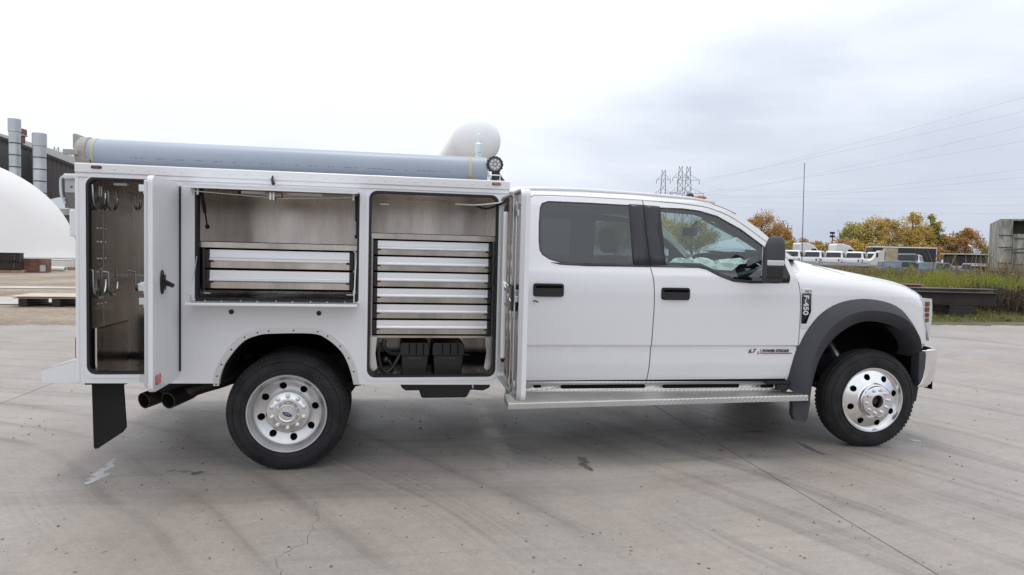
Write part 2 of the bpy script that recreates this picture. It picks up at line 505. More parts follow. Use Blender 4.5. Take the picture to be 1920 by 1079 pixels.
def concrete_material():
    h = mat_graph('concrete'); m = h.m
    big = h.rng(h.noise(0.45, 6), 0.3, 0.7, 0.86, 1.13)
    mid = m('MULTIPLY', h.rng(h.noise(2.6, 6, rough=0.65), 0.3, 0.7, 0.93, 1.06), m('MULTIPLY', h.rng(h.noise(14, 4, rough=0.7), 0.3, 0.7, 0.91, 1.07), h.rng(h.noise(38, 3, rough=0.8), 0.3, 0.7, 0.91, 1.08)))
    fine = h.rng(h.noise(110, 3, rough=0.8), 0.25, 0.75, 0.80, 1.17)
    # tyre scuffs: long arcs round a turning centre
    dx, dy = m('SUBTRACT', h.x, -6.5), m('SUBTRACT', h.y, -6.0)
    wob = m('MULTIPLY', h.noise(0.22, 2), 1.0)
    r = m('ADD', m('SQRT', m('ADD', m('MULTIPLY', dx, dx), m('MULTIPLY', dy, dy))), wob)
    arcs = h.rng(h.noise(1.0, 5, dim='1D', w=m('MULTIPLY', r, 3.2), rough=0.75), 0.48, 0.70, 0.0, 1.0)
    dx2, dy2 = m('SUBTRACT', h.x, 1.0), m('SUBTRACT', h.y, 16.0)
    r2 = m('ADD', m('SQRT', m('ADD', m('MULTIPLY', dx2, dx2), m('MULTIPLY', dy2, dy2))), wob)
    arcs2 = h.rng(h.noise(1.0, 5, dim='1D', w=m('ADD', m('MULTIPLY', r2, 3.2), 40.0), rough=0.75), 0.48, 0.70, 0.0, 1.0)
    mask = h.rng(h.noise(0.5, 3, dist=0.5), 0.36, 0.56, 0.0, 1.0)
    mask2 = h.rng(m('ADD', h.noise(0.42, 3), m('MULTIPLY', h.x, -0.01)), 0.38, 0.56, 0.0, 1.0)
    sc = m('SUBTRACT', 1.0, m('ADD', m('MULTIPLY', m('MULTIPLY', arcs, mask), 0.30), m('MULTIPLY', m('MULTIPLY', arcs2, mask2), 0.20)))
    # small dark specks of dirt and pits
    v = h.n.new('ShaderNodeTexVoronoi'); v.inputs['Scale'].default_value = 14.0; h.l.new(h.pos, v.inputs['Vector'])
    sep = h.n.new('ShaderNodeSeparateColor'); h.l.new(v.outputs['Color'], sep.inputs[0])
    rad = m('MULTIPLY', m('POWER', sep.outputs[0], 5.0), 0.15)
    speck = h.rng(m('SUBTRACT', v.outputs['Distance'], rad), -0.01, 0.02, 0.50, 1.0)
    f = m('MULTIPLY', m('MULTIPLY', m('MULTIPLY', big, mid), m('MULTIPLY', fine, sc)), speck)
    tint = h.mix(h.rng(h.noise(0.8, 4), 0.35, 0.65, 0, 1), (0.308, 0.270, 0.238), (0.288, 0.266, 0.246))
    h.l.new(h.scale(tint, f), h.b.inputs['Base Color'])
    h.l.new(h.rng(h.noise(1.2, 4), 0.3, 0.7, 0.44, 0.62), h.b.inputs['Roughness'])
    h.b.inputs['Specular IOR Level'].default_value = 0.5
    h.bump(m('ADD', h.noise(160, 3), m('MULTIPLY', h.noise(20, 3), 0.6)), 0.25, 0.004)
concrete_material()

def ground_material():
    h = mat_graph('dirt_and_grass'); m = h.m
    g = h.rng(m('ADD', m('MULTIPLY', h.x, 0.1), m('MULTIPLY', h.noise(0.25, 3), 1.5)), 0.9, 1.6, 0, 1)
    dirt = h.mix(h.rng(h.noise(0.35, 6, rough=0.7), 0.35, 0.65, 0, 1), (0.23, 0.175, 0.125), (0.38, 0.325, 0.26))
    grs = h.mix(h.rng(h.noise(0.8, 6, rough=0.7), 0.38, 0.62, 0, 1), (0.075, 0.075, 0.03), (0.14, 0.12, 0.07))
    c = h.mix(g, dirt, grs)
    fine = m('MULTIPLY', h.rng(h.noise(7, 6, rough=0.8), 0.28, 0.72, 0.50, 1.30), h.rng(h.noise(60, 3), 0.3, 0.7, 0.85, 1.1))
    h.l.new(h.scale(c, fine), h.b.inputs['Base Color'])
    h.b.inputs['Roughness'].default_value = 0.95
    h.bump(m('ADD', h.noise(14, 5), h.noise(2.5, 4)), 0.6, 0.04)
ground_material()

def axis_pts(lo, hi, dense_lo, dense_hi, step, far):
    a = list(np.arange(dense_lo, dense_hi + 1e-6, step)); s = step; x = dense_lo
    while x > lo: s *= far; x -= s; a.insert(0, max(x, lo))
    s = step; x = dense_hi
    while x < hi: s *= far; x += s; a.append(min(x, hi))
    return a
gx = axis_pts(-1800, 1800, -30, 70, 2.0, 1.5); gy = axis_pts(-1800, 1800, -20, 90, 2.0, 1.5)
g = MB().grid([[(x, y, ground_z(x, y)) for x in gx] for y in gy])
tag(g.build('ground', 'dirt_and_grass', smooth=True), kind='structure')

# concrete yard, cast in strips with open joints between them
mat('joint_filler', (0.07, 0.062, 0.055), 0.9, var=(30, 0.7, 1.3))
base = MB().prism([(-40.4, -16), (41, -16), (41, edge_y(41) - 0.02), (-40.4, edge_y(-40.4) - 0.02)], -0.025, -0.012, 'XY').build('concrete_yard', 'joint_filler')
tag(base, kind='structure')
JX = [-2.9 + 6.25 * k for k in range(-6, 8)]
JY = [-16.0]
for a, b in zip(JX[:-1], JX[1:]):
    x0, x1 = a + 0.004, b - 0.004
    s = MB().prism([(x0, -16), (x1, -16), (x1, edge_y(x1)), (x0, edge_y(x0))], -0.15, 0.0, 'XY').build('slab', 'concrete', base, bevel=0.004, seg=1)

def ribbon(pts, w, z, name, m, parent, jit=0.0, seed=0):
    rnd = random.Random(seed); rows = []
    for i, p in enumerate(pts):
        p0, p1 = pts[max(i - 1, 0)], pts[min(i + 1, len(pts) - 1)]
        d = Vector((p1[0] - p0[0], p1[1] - p0[1], 0)).normalized(); nn = Vector((-d.y, d.x, 0))
        ww = w * rnd.uniform(0.35, 1.2)
        c = Vector((p[0], p[1], z)) + nn * rnd.uniform(-jit, jit)
        rows.append([c - nn * ww / 2, c + nn * ww / 2])
    return MB().grid(rows).build(name, m, parent, recalc=False)
def jag(pts, n, amp, seed):
    rnd = random.Random(seed); out = []
    for a, b in zip(pts[:-1], pts[1:]):
        for k in range(n):
            t = k / n; out.append((a[0] + (b[0] - a[0]) * t + rnd.uniform(-amp, amp), a[1] + (b[1] - a[1]) * t + rnd.uniform(-amp, amp)))
    return out + [pts[-1]]
mat('crack_dark', (0.10, 0.09, 0.08), 0.95)
ribbon(jag([(0.245, -1.75), (0.30, -2.0), (0.27, -2.35), (0.15, -2.5), (0.22, -2.75), (0.17, -3.1), (0.24, -3.6)], 10, 0.012, 5), 0.0028, 0.0015, 'crack', 'crack_dark', base, 0.003, 1)
#ribbon(jag([(-0.12, -2.15), (0.02, -2.5), (-0.02, -2.8)], 9, 0.012, 9), 0.002, 0.0015, 'crack', 'crack_dark', base, 0.002, 2)

def blob(cx, cy, rx, ry, ang, z, seed, name, m, parent, n=46, rough=0.35):
    rnd = random.Random(seed); ph = [rnd.uniform(0, 6.28) for _ in range(7)]; pts = []
    for i in range(n):
        a = 2 * PI * i / n
        k = 1 + rough * sum(math.sin(a * (j + 2) + ph[j]) / (j + 1.6) for j in range(7))
        x, y = rx * k * math.cos(a), ry * k * math.sin(a)
        pts.append((cx + x * math.cos(ang) - y * math.sin(ang), cy + x * math.sin(ang) + y * math.cos(ang), z))
    return MB().add(pts, [tuple(range(n))]).build(name, m, parent, recalc=False)
mat('oil_stain', (0.085, 0.075, 0.068), 0.4, var=(25, 0.8, 1.5))
mat('faint_stain', (0.20, 0.185, 0.17), 0.6, var=(30, 0.8, 1.3))
mat('spilled_paint', (0.50, 0.52, 0.53), 0.6, var=(30, 0.75, 1.1))
for i, (x, y, rx, ry, a) in enumerate([(2.11, -1.10, .085, .030, 1.5), (2.085, -1.25, .085, .032, 1.7), (4.055, -0.90, .12, .022, 1.5), (4.05, -1.05, .10, .020, 1.7), (3.85, -0.44, .14, .012, 0.1), (3.50, -0.66, .03, .012, 0), (3.28, -0.95, .03, .012, .2), (3.45, -1.1, .02, .01, .2), (-.58, -1.14, .035, .03, .2)]):
    blob(x, y, rx, ry, a, 0.0016 + i * 1e-4, 20 + i, 'oil_stain', 'oil_stain', base)
for i, (x, y, rx, ry, a) in enumerate([(-.66, -1.10, .03, .05, .9), (-.76, -1.08, .03, .02, .6), (-.98, -1.1, .02, .01, .2), (4.72, -1.0, .06, .014, -.4), (2.75, -1.15, .03, .01, .1), (.9, -1.9, .02, .01, .4)]):
    blob(x, y, rx, ry, a, 0.0012 + i * 1e-4, 40 + i, 'faint_stain', 'faint_stain', base)
for i, (x, y, rx, ry, a) in enumerate([(-1.175, -1.19, .075, .045, 1.4), (-1.20, -1.03, .12, .032, 1.65), (-1.215, -0.86, .085, .018, 1.6), (5.14, -0.83, .03, .035, -.3), (5.05, -.92, .06, .012, -.5), (2.95, -.55, .03, .02, .1)]):
    blob(x, y, rx, ry, a, 0.0012 + i * 1e-4, 60 + i, 'paint_splash', 'spilled_paint', base, rough=0.5)

# soil and grit creeping over the edge of the slabs
rnd = random.Random(8); rows = []
for x in np.arange(-38, 40, .16):
    ye = edge_y(x); w_in = max(.02, .10 + .10 * math.sin(x * .9) + rnd.uniform(-.09, .14)); hgt = rnd.uniform(.012, .04)
    rows.append([(x, ye - w_in, .0015), (x, ye - w_in * .4, hgt * .5), (x, ye + .12, hgt), (x, ye + .5, hgt * .4), (x, ye + .8, -.035)])
tag(MB().grid(rows).build('soil_edge', 'dirt_and_grass', smooth=True, recalc=False), kind='structure')
# loose grit lying on the concrete
def grit():
    rnd = random.Random(3); b = MB()
    for i in range(1500):
        x, y = rnd.uniform(-4, 8), -4.0 + 6.0 * rnd.random() ** 1.3
        s = rnd.choice((0.003, 0.004, 0.005, 0.006, 0.008, 0.011))
        vs_ = [(x + s * rnd.uniform(.6, 1.2) * math.cos(a), y + s * rnd.uniform(.6, 1.2) * math.sin(a), 0.0005) for a in (0, 1.3, 2.5, 3.8, 5.1)] + [(x, y, s * rnd.uniform(.5, .9))]
        b.add(vs_, [(j, (j + 1) % 5, 5) for j in range(5)])
    return b
mat('grit', (0.16, 0.13, 0.10), 0.9, var=(2.0, 0.5, 1.6))
tag(grit().build('grit', 'grit', recalc=False), label='loose dark grit scattered over the concrete yard', cat='grit', kind='stuff')

# pale hard-packed strip crossing the dirt at the left
mat('pale_gravel', (0.50, 0.48, 0.45), 0.9, var=(0.6, 0.82, 1.08), fine=(12, 0.85, 1.1))
rd = MB().grid([[(x, yc_ + 0.06 * (x + 20) * 0 + 0.25 * math.sin(x * 0.7 + yc_), -0.012) for x in np.linspace(-40, 5, 43)] for yc_ in (12.4, 13.4, 14.6)])
tag(rd.build('gravel_track', 'pale_gravel', recalc=False), kind='structure')
rd = MB().grid([[(x, yc_ + 0.3 * math.sin(x * 0.5 + yc_), -0.013) for x in np.linspace(-60, 0, 43)] for yc_ in (18.6, 19.6)])
tag(rd.build('gravel_track', 'pale_gravel', recalc=False), kind='structure')

# ================================================================== the service truck
TR = tag(empty('service_truck'), 'white crew-cab service truck with open aluminium tool compartments, parked on the concrete', 'truck')
_zp = [.55, .60, .70, .835, .85, 1.1, 1.25, 1.38, 1.45, 1.6, 1.9, 1.96, 2.0, 2.02]
_yp = [-.965, -.985, -1.0, -1.0, -1.012, -1.02, -1.02, -1.012, -.985, -.945, -.865, -.84, -.80, -.74]
def yc(x, z, off=0.0): return float(np.interp(z, _zp, _yp)) + off
ZC = [.58, .60, .64, .70, .78, .832, .838, .85, .87, 1.0, 1.1, 1.2, 1.3, 1.38, 1.41, 1.45, 1.52, 1.6, 1.7, 1.8, 1.9, 1.93, 1.96, 1.98, 2.0]

ROOF = [(1.60, 1.985), (1.66, 2.002), (1.723, 2.008), (2.091, 2.018), (2.511, 2.005), (3.03, 1.98), (3.201, 1.951), (3.372, 1.884), (3.565, 1.754), (3.713, 1.63), (3.841, 1.536)]
DTOP = [(1.70, 1.94), (1.724, 1.958), (1.775, 1.967), (2.067, 1.968), (2.601, 1.959), (3.018, 1.936), (3.193, 1.904), (3.367, 1.829), (3.623, 1.653), (3.733, 1.57), (3.784, 1.526)]
RWIN = [(1.760, 1.62), (1.765, 1.75), (1.777, 1.87), (1.795, 1.907), (1.846, 1.925), (2.147, 1.924), (2.495, 1.918), (2.508, 1.457), (2.124, 1.453), (1.919, 1.460), (1.838, 1.482), (1.785, 1.515), (1.765, 1.55)]
FWIN = [(2.722, 1.908), (2.925, 1.907), (3.057, 1.895), (3.211, 1.857), (3.405, 1.757), (3.576, 1.635), (3.680, 1.555), (3.745, 1.50), (3.778, 1.40), (3.770, 1.352), (3.594, 1.343), (3.45, 1.345), (3.297, 1.355), (3.188, 1.394), (3.085, 1.445), (3.02, 1.456), (2.742, 1.456)]
GAPB = [(2.601, 1.959), (2.611, 1.692), (2.625, 1.456), (2.648, 1.327), (2.655, 1.18), (2.653, 1.043), (2.642, 0.713), (2.631, 0.572)]
GAPF = [(3.784, 1.526), (3.827, 1.431), (3.855, 1.326), (3.871, 1.221), (3.876, 1.052), (3.874, 0.837), (3.847, 0.621), (3.843, 0.562)]
def shift(pts, dx, dz=0): return [(a + dx, b + dz) for a, b in pts]
gB = smooth_line(GAPB, 4); gF = smooth_line(GAPF, 4)
dtop = smooth_line(DTOP, 3); roofl = smooth_line(ROOF, 3)
di = max(i for i, q in enumerate(dtop) if q[0] <= 2.601)
G = 0.0042

# rear door
rd_out = [(1.66, 0.572), (1.66, 1.85), (1.672, 1.905)] + shift(dtop[:di], 0, -G) + [(gB[0][0] - G, gB[0][1] - G)] + shift(gB[1:], -G)
rear_door = plate('rear_door', rd_out, [RWIN], yc, 'paint', TR, 0.022, (1.8, 2.0, 2.2, 2.4), ZC, 0.004)
fd_out = shift(list(reversed(gB[1:])), G) + [(gB[0][0] + G, gB[0][1] - G)] + shift(dtop[di + 1:], 0, -G)[:-1] + shift(gF, -G)
front_door = plate('front_door', fd_out, [FWIN], yc, 'paint', TR, 0.022, (2.8, 3.0, 3.2, 3.4, 3.6), ZC, 0.004)
dup(rear_door, TR, True); dup(front_door, TR, True)
# roof rail and windscreen pillar above the doors, one piece with the cab
cab_rail = [(1.60, 0.58), (1.653, 0.58), (1.653, 1.87), (1.668, 1.925)] + shift(dtop, 0, G) + list(reversed(roofl[1:])) + [(1.60, 1.97)]
cab = plate('cab', cab_rail, [], yc, 'paint', TR, 0.03, (2.0, 2.4, 2.8, 3.2), ZC, 0.003)
dup(cab, TR, True).name = 'cab_side'
# inner door frame, painted black to put shade into the shut lines
inner = plate('door_frame', [(1.62, .56), (1.62, 1.9), (1.7, 1.95), (2.6, 1.955), (3.02, 1.925), (3.2, 1.89), (3.37, 1.81), (3.63, 1.63), (3.83, 1.46), (3.90, 1.25), (3.90, .56)],
              [[(1.80, 1.50), (1.80, 1.89), (2.54, 1.885), (2.54, 1.48)], [(2.69, 1.48), (2.69, 1.885), (3.04, 1.87), (3.2, 1.82), (3.56, 1.60), (3.60, 1.37), (3.3, 1.38), (3.05, 1.48)]],
              lambda x, z: yc(x, z, 0.032), 'black_matte', TR, 0.03, (2.2, 3.0), ZC)
dup(inner, TR, True)

def window_set(side):
    mir = side > 0
    def P(*a, **k):
        o = plate(*a, **k)
        if mir: o.scale = (1, -1, 1)
        return o
    rd, fd = rear_door, front_door
    # panes set a little behind the paint
    rear_glass = [(1.770, 1.62), (1.775, 1.75), (1.786, 1.865), (1.802, 1.899), (1.85, 1.915), (2.147, 1.914), (2.482, 1.908), (2.494, 1.466), (2.124, 1.463), (1.92, 1.470), (1.842, 1.492), (1.792, 1.523), (1.774, 1.555)]
    front_glass = [(2.735, 1.899), (2.925, 1.896), (3.055, 1.884), (3.206, 1.847), (3.398, 1.746), (3.566, 1.627), (3.590, 1.58), (3.574, 1.353), (3.45, 1.355), (3.30, 1.366), (3.192, 1.405), (3.088, 1.456), (3.02, 1.466), (2.752, 1.465)]
    off = lambda d: (lambda x, z: yc(x, z, d))
    P('window_pane', rear_glass, [], off(0.006), 'tinted_glass', rd, 0.0, (), ZC, smooth=False)
    P('window_pane', front_glass, [], off(0.006), 'window_glass', fd, 0.0, (), ZC, smooth=False)
    P('window_trim', shift(RWIN, 0), [rear_glass], off(0.004), 'pillar_black', rd, 0.012, (2.0, 2.3), ZC)
    P('window_trim', FWIN, [front_glass], off(0.004), 'pillar_black', fd, 0.012, (2.8, 3.1), ZC)
    # belt moulding
    P('belt_moulding', [(1.85, 1.463), (1.92, 1.447), (2.13, 1.441), (2.62, 1.444), (2.62, 1.457), (2.13, 1.454), (1.92, 1.460)], [], off(-0.004), 'pillar_black', rd, 0.012, (), ZC)
    P('belt_moulding', [(2.634, 1.445), (3.02, 1.445), (3.08, 1.433), (3.18, 1.384), (3.295, 1.344), (3.45, 1.333), (3.77, 1.341), (3.77, 1.353), (3.45, 1.346), (3.297, 1.356), (3.188, 1.396), (3.085, 1.447), (3.02, 1.458), (2.634, 1.457)], [], off(-0.004), 'pillar_black', fd, 0.012, (), ZC)
    # black covers over the pillar between the doors
    P('pillar_cover', [(2.484, 1.925), (2.5985, 1.923), (2.6085, 1.692), (2.6225, 1.450), (2.494, 1.450)], [], off(-0.003), 'pillar_black', rd, 0.028, (), ZC)
    P('pillar_cover', [(2.6040, 1.923), (2.735, 1.915), (2.752, 1.450), (2.6280, 1.450), (2.6138, 1.692)], [], off(-0.003), 'pillar_black', fd, 0.028, (), ZC)
    # sail panel the mirror is bolted to
    P('mirror_base', [(3.600, 1.60), (3.690, 1.548), (3.745, 1.50), (3.779, 1.40), (3.772, 1.353), (3.585, 1.346)], [], off(-0.006), 'black_plastic', fd, 0.012, (), ZC)
    for x0, dr in ((1.717, rd), (2.712, fd)):
        z0, z1 = (1.212, 1.302) if x0 < 2 else (1.200, 1.286)
        hd = P('door_handle', rrect(x0, x0 + .224, z0, z1, .018), [rrect(x0 + .012, x0 + .212, z1 - .030, z1 - .010, .008)], lambda x, z: -1.040 + 0.008 * ((x - x0 - .112) / .112) ** 2, 'black_plastic', dr, 0.022, (x0 + .05, x0 + .11, x0 + .17), (), 0.006)
        P('handle_recess', rrect(x0 - .004, x0 + .228, z0 - .004, z1 + .004, .02), [], -1.0225, 'black_matte', dr, 0.004)
window_set(-1)
window_set(1)
# keyhole lever seen beside the rear handle
MB().tube([(1.712, -1.03, 1.175), (1.73, -1.045, 1.178), (1.748, -1.045, 1.168)], .005, 6).build('lock_barrel', 'black_plastic', rear_door)

# roof
zr_ = lerp([a for a, b in ROOF], [b for a, b in ROOF])
rows = []
for x in (1.60, 1.64, 1.70, 1.85, 2.1, 2.4, 2.7, 2.9, 3.03, 3.12, 3.201):
    zz = zr_(x); ye = -yc(x, zz); rows.append([(x + 0.10 * (1 - t * t) * sstep((x - 2.9) / .3), t * ye, zz + 0.055 * (1 - abs(t) ** 2.4) - (.02 if x < 1.62 else 0)) for t in np.linspace(-1, 1, 25)])
MB().grid(rows).build('roof', 'paint', TR, smooth=True, solid=0.02, recalc=False)
# drip line beading along the roof edge
for s in (-1, 1):
    MB().tube([(x, s * (-yc(x, z) + .0015), z - .008) for x, z in roofl[3:-9]], .0035, 6).build('roof_moulding', 'pillar_black', cab)
# windscreen
rows = []
for x, z in smooth_line([(3.215, 1.947), (3.372, 1.884), (3.565, 1.754), (3.713, 1.63), (3.83, 1.543)], 4):
    ye = -yc(x, z) - 0.012; rows.append([(x + 0.13 * (1 - t * t), t * ye, z + 0.03 * (1 - t * t)) for t in np.linspace(-1, 1, 17)])
MB().grid(rows).build('windscreen', 'windshield_glass', TR, smooth=True, recalc=False)
# rear wall of the cab with its window
MB().box(1.585, 1.612, -.99, .99, .58, 1.46).box(1.585, 1.612, -.99, -.70, 1.46, 1.70).box(1.585, 1.612, .70, .99, 1.46, 1.70).prism([(-.93, 1.70), (.93, 1.70), (.82, 1.95), (-.82, 1.95)], 1.585, 1.612, 'YZ').build('cab_back', 'paint', TR)
MB().box(1.597, 1.601, -.70, .70, 1.46, 1.70).build('rear_window', 'tinted_glass', TR)

# ---- front wings, bonnet
FX = [3.80, 3.85, 4.0, 4.18, 4.56, 4.86, 5.0, 5.07, 5.10]; FZ = [1.46, 1.425, 1.415, 1.406, 1.379, 1.318, 1.262, 1.235, 1.22]
zf = lerp(FX, FZ)
def fy(x, z):
    y = yc(x, min(z, 1.36))
    if x > 4.7: y += 0.085 * ((x - 4.7) / .4) ** 2
    t = (z - (zf(x) - .10)) / .10
    if t > 0: y += 0.055 * t * t
    return y
# the flared black wheel arch: outer edge on the wing, crest, inner edge
AO = smooth_line([(3.812, .50), (3.822, .62), (3.851, .764), (3.933, .953), (4.064, 1.11), (4.245, 1.201), (4.48, 1.224), (4.723, 1.172), (4.876, 1.044), (4.965, .90), (5.0, .835)], 4)
AI = smooth_line([(4.012, .36), (4.012, .42), (4.035, .59), (4.095, .769), (4.227, .931), (4.411, 1.03), (4.602, 1.036), (4.79, .976), (4.90, .87), (4.955, .79), (4.975, .74)], 4)
wing = gF[0:1] and shift(list(reversed(gF)), G)
wing = wing[:-1] + [(3.80, 1.50), (3.83, 1.475)] + [(x, zf(x)) for x in np.linspace(3.86, 5.02, 22)] + [(5.021, 1.24), (5.031, 1.076), (5.082, .987), (5.10, .86), (5.06, .80), (4.985, .80)]
wing += [((a * .7 + c * .3), (b * .7 + d * .3)) for (a, b), (c, d) in list(zip(AO, AI))[::-1] if b > .58]
fender = plate('fender', wing, [], fy, 'paint', TR, 0.02, (4.0, 4.2, 4.4, 4.6, 4.75, 4.85, 4.92, 4.98, 5.04), ZC[:14] + [1.16, 1.24, 1.28, 1.32, 1.34, 1.36, 1.39], 0.003)
dup(fender, TR, True)
rows = []
n = len(AO)
for i in range(n):
    (ax, az), (bx, bz) = AO[i], AI[i]
    ya = fy(min(ax, 5.0), az); q = i / (n - 1)
    yb = -1.082 + (0.10 * max(0, (q - .75) / .25) ** 2)
    def mixp(t): return (ax + (bx - ax) * t, az + (bz - az) * t)
    rows.append([(ax, ya - .002, az), (*mixp(.02)[:1], ya - .012, mixp(.02)[1]), (mixp(.2)[0], (ya * .55 + yb * .45) - .012, mixp(.2)[1]), (mixp(.48)[0], yb, mixp(.48)[1]), (mixp(.53)[0], yb + .004, mixp(.53)[1]), (mixp(.8)[0], yb + .045, mixp(.8)[1]), (bx, yb + .085, bz), (bx, yb + .25, bz)])
flare = MB().grid(rows).build('wheel_flare', 'flare_plastic', TR, smooth=True, recalc=False, angle=28)
dup(flare, TR, True)
MB().tube([(3.858, -1.0, .835), (3.93, -1.045, .832), (4.03, -1.084, .838)], .002, 5).build('flare_seam', 'black_matte', flare)
# mud guard hanging behind the front wheel
mg = plate('mud_guard', [(3.83, .42), (3.99, .40), (3.972, .27), (3.95, .235), (3.86, .25), (3.835, .29)], [], -1.04, 'flare_plastic', TR, 0.05, bevel=0.006)
dup(mg, TR, True)

zh = lerp([3.80, 3.86, 3.976, 4.123, 4.322, 4.624, 4.932, 5.08, 5.16, 5.22, 5.26], [1.565, 1.555, 1.528, 1.496, 1.464, 1.416, 1.366, 1.332, 1.30, 1.262, 1.23])
cols = [-1, -.985, -.95, -.90, -.84, -.76, -.6, -.45, -.38, -.2, 0]
cols = cols + [-c for c in reversed(cols[:-1])]
rows = []
for s in np.linspace(0, 1, 34):
    row = []
    for c in cols:
        a = abs(c); xe = float(np.interp(a, [0, .7, .84, .93, 1], [5.26, 5.235, 5.19, 5.12, 5.055]))
        x = 3.80 + s * (xe - 3.80); xm = 3.80 + s * (5.25 - 3.80)
        yed = -fy(min(x, 5.07), zf(min(x, 5.07))) ; y = c * yed
        k = float(np.interp(a, [.76, .84, .90, .95, .985, 1], [1, .86, .62, .32, .10, 0]))
        zt = zh(xm) + float(np.interp(a, [0, .38, .45, .6, .76], [.024, .022, .016, .010, 0]))
        z = zf(x) + (zt - zf(x)) * k
        row.append((x, y, z))
    rows.append(row)
hood = MB().grid(rows).build('bonnet', 'paint', TR, smooth=True, recalc=False, angle=60)
for f in hood.data.polygons: pass
# shut line of the bonnet
MB().tube([(4.10, -.80, 1.488), (4.16, -.835, 1.470), (4.24, -.885, 1.442), (4.32, -.928, 1.417)], .0016, 6).build('shut_line', 'badge_dark', hood)
# cowl at the base of the windscreen
MB().grid([[(3.80 + .13 * (1 - t * t) + d, t * .93, 1.535 - d * .2 + .02 * (1 - t * t)) for t in np.linspace(-1, 1, 13)] for d in (-.03, .10)]).build('cowl_panel', 'black_plastic', TR, smooth=True, recalc=False)
for y0, y1 in ((-.80, -.15), (.05, .70)):
    MB().bar((3.93, y0, 1.565), (3.86, y1, 1.60), .014, .02).build('wiper', 'black_plastic', TR)

# front: grille, lamps, bumper
MB().box(5.11, 5.17, -.62, .62, .86, 1.22).build('grille', 'black_plastic', TR, 0.01)
for z in (.95, 1.06, 1.17):
    MB().tube([(5.175, -.62, z), (5.20, 0, z), (5.175, .62, z)], .022, 8).build('grille_bar', 'chrome', TR)
MB().box(4.95, 5.10, -.86, .86, .80, 1.20).build('radiator_support', 'black_matte', TR)
def lamp(side):
    o = [(5.024, 1.236), (5.130, 1.228), (5.146, 1.099), (5.128, .90), (5.122, .876), (5.082, .987), (5.034, 1.076)]
    yy = lambda x, z: -.965 + .42 * max(0, (x - 5.02)) ** 1.25 * 1.2
    a = plate('headlight', o, [], yy, 'clear_lens', TR, 0.05, (5.05, 5.08, 5.11), (.95, 1.0, 1.1, 1.2), 0.008)
    b = []
    for k, (z0, z1) in enumerate(((1.165, 1.205), (1.120, 1.158), (1.075, 1.113), (1.035, 1.068))):
        dx = .0 if k < 2 else .006 * (k - 1)
        b.append(plate('turn_signal', rrect(5.046 + dx, 5.096, z0, z1, .008), [], lambda x, z: yy(x, z) - .006, 'amber_lens', a, 0.01, (5.06, 5.08), (), 0.003))
    c = MB().prism([(5.08, 1.222), (5.165, 1.20), (5.175, .92), (5.10, .89)], -.87, -.62, 'XZ').build('headlight_lens', 'clear_lens', a, 0.015)
    if side > 0:
        for q in [a] + b + [c]: q.scale = (1, -1, 1)
lamp(-1); lamp(1)
# chrome bumper wrapping round, black lower valance
pl = [(5.04, -.985), (5.09, -.985), (5.17, -.95), (5.24, -.85), (5.27, -.6), (5.28, 0)]; pl = pl + [(x, -y) for x, y in reversed(pl[:-1])]
pl = smooth_line(pl, 4)
MB().grid([[(x + dx, y, z) for x, y in pl] for z, dx in ((.805, -.03), (.80, .0), (.74, .008), (.66, .006), (.58, -.006), (.525, -.03), (.50, -.06))]).build('front_bumper', 'chrome', TR, smooth=True, solid=0.01, recalc=False)
MB().prism([(4.985, .79), (5.075, .79), (5.085, .62), (5.06, .53), (5.0, .50), (4.99, .60)], -.995, -.90).build('bumper_end_cap', 'flare_plastic', TR, 0.008)
MB().prism([(4.985, .79), (5.075, .79), (5.085, .62), (5.06, .53), (5.0, .50), (4.99, .60)], .90, .995).build('bumper_end_cap', 'flare_plastic', TR, 0.008)
MB().prism([(4.96, .52), (5.03, .52), (5.01, .37), (4.965, .36)], -.96, .96).build('air_dam', 'black_plastic', TR, 0.006)

# emblems on the wing and the door
em = [(3.877, 1.302), (3.965, 1.299), (3.978, 1.285), (3.986, 1.11), (3.935, .985), (3.884, .985)]
e0 = plate('fender_emblem', em, [], lambda x, z: fy(x, z) - .006, 'badge_silver', TR, 0.008, bevel=0.003)
plate('emblem_inset', [(3.880, 1.262), (3.958, 1.262), (3.962, 1.12), (3.926, 1.022), (3.884, 1.022)], [], lambda x, z: fy(x, z) - .0095, 'badge_black', e0, 0.004)
ye_ = -1.033
text_mesh('F-450', .062, (3.892, ye_, 1.250), (0, 0, -1), (1, 0, 0), .002, 'badge_silver', 'emblem_letters', e0, sx=1.12, bold=.0015)
text_mesh('XLT', .026, (3.905, ye_ + .003, 1.270), (1, 0, 0), (0, 0, 1), .001, 'badge_dark', 'emblem_letters', e0, sx=1.2)
yt = -1.0045
text_mesh('6.7', .044, (3.452, yt, .787), (1, 0, 0), (0, 0, 1), .0008, 'badge_dark', 'door_badge', front_door, shear=.3, sx=1.1, bold=.0008)
text_mesh('L', .026, (3.530, yt, .779), (1, 0, 0), (0, 0, 1), .0008, 'badge_red', 'door_badge', front_door, shear=.35, sx=1.3, bold=.001)
text_mesh('POWER STROKE', .029, (3.572, yt, .793), (1, 0, 0), (0, 0, 1), .0008, 'badge_dark', 'door_badge', front_door, shear=.15, sx=1.06, bold=.0012)
MB().box(3.558, 3.561, yt - .001, yt + .002, .780, .818).box(3.566, 3.828, yt - .001, yt + .002, .780, .786).build('door_badge_rule', 'badge_red', front_door)

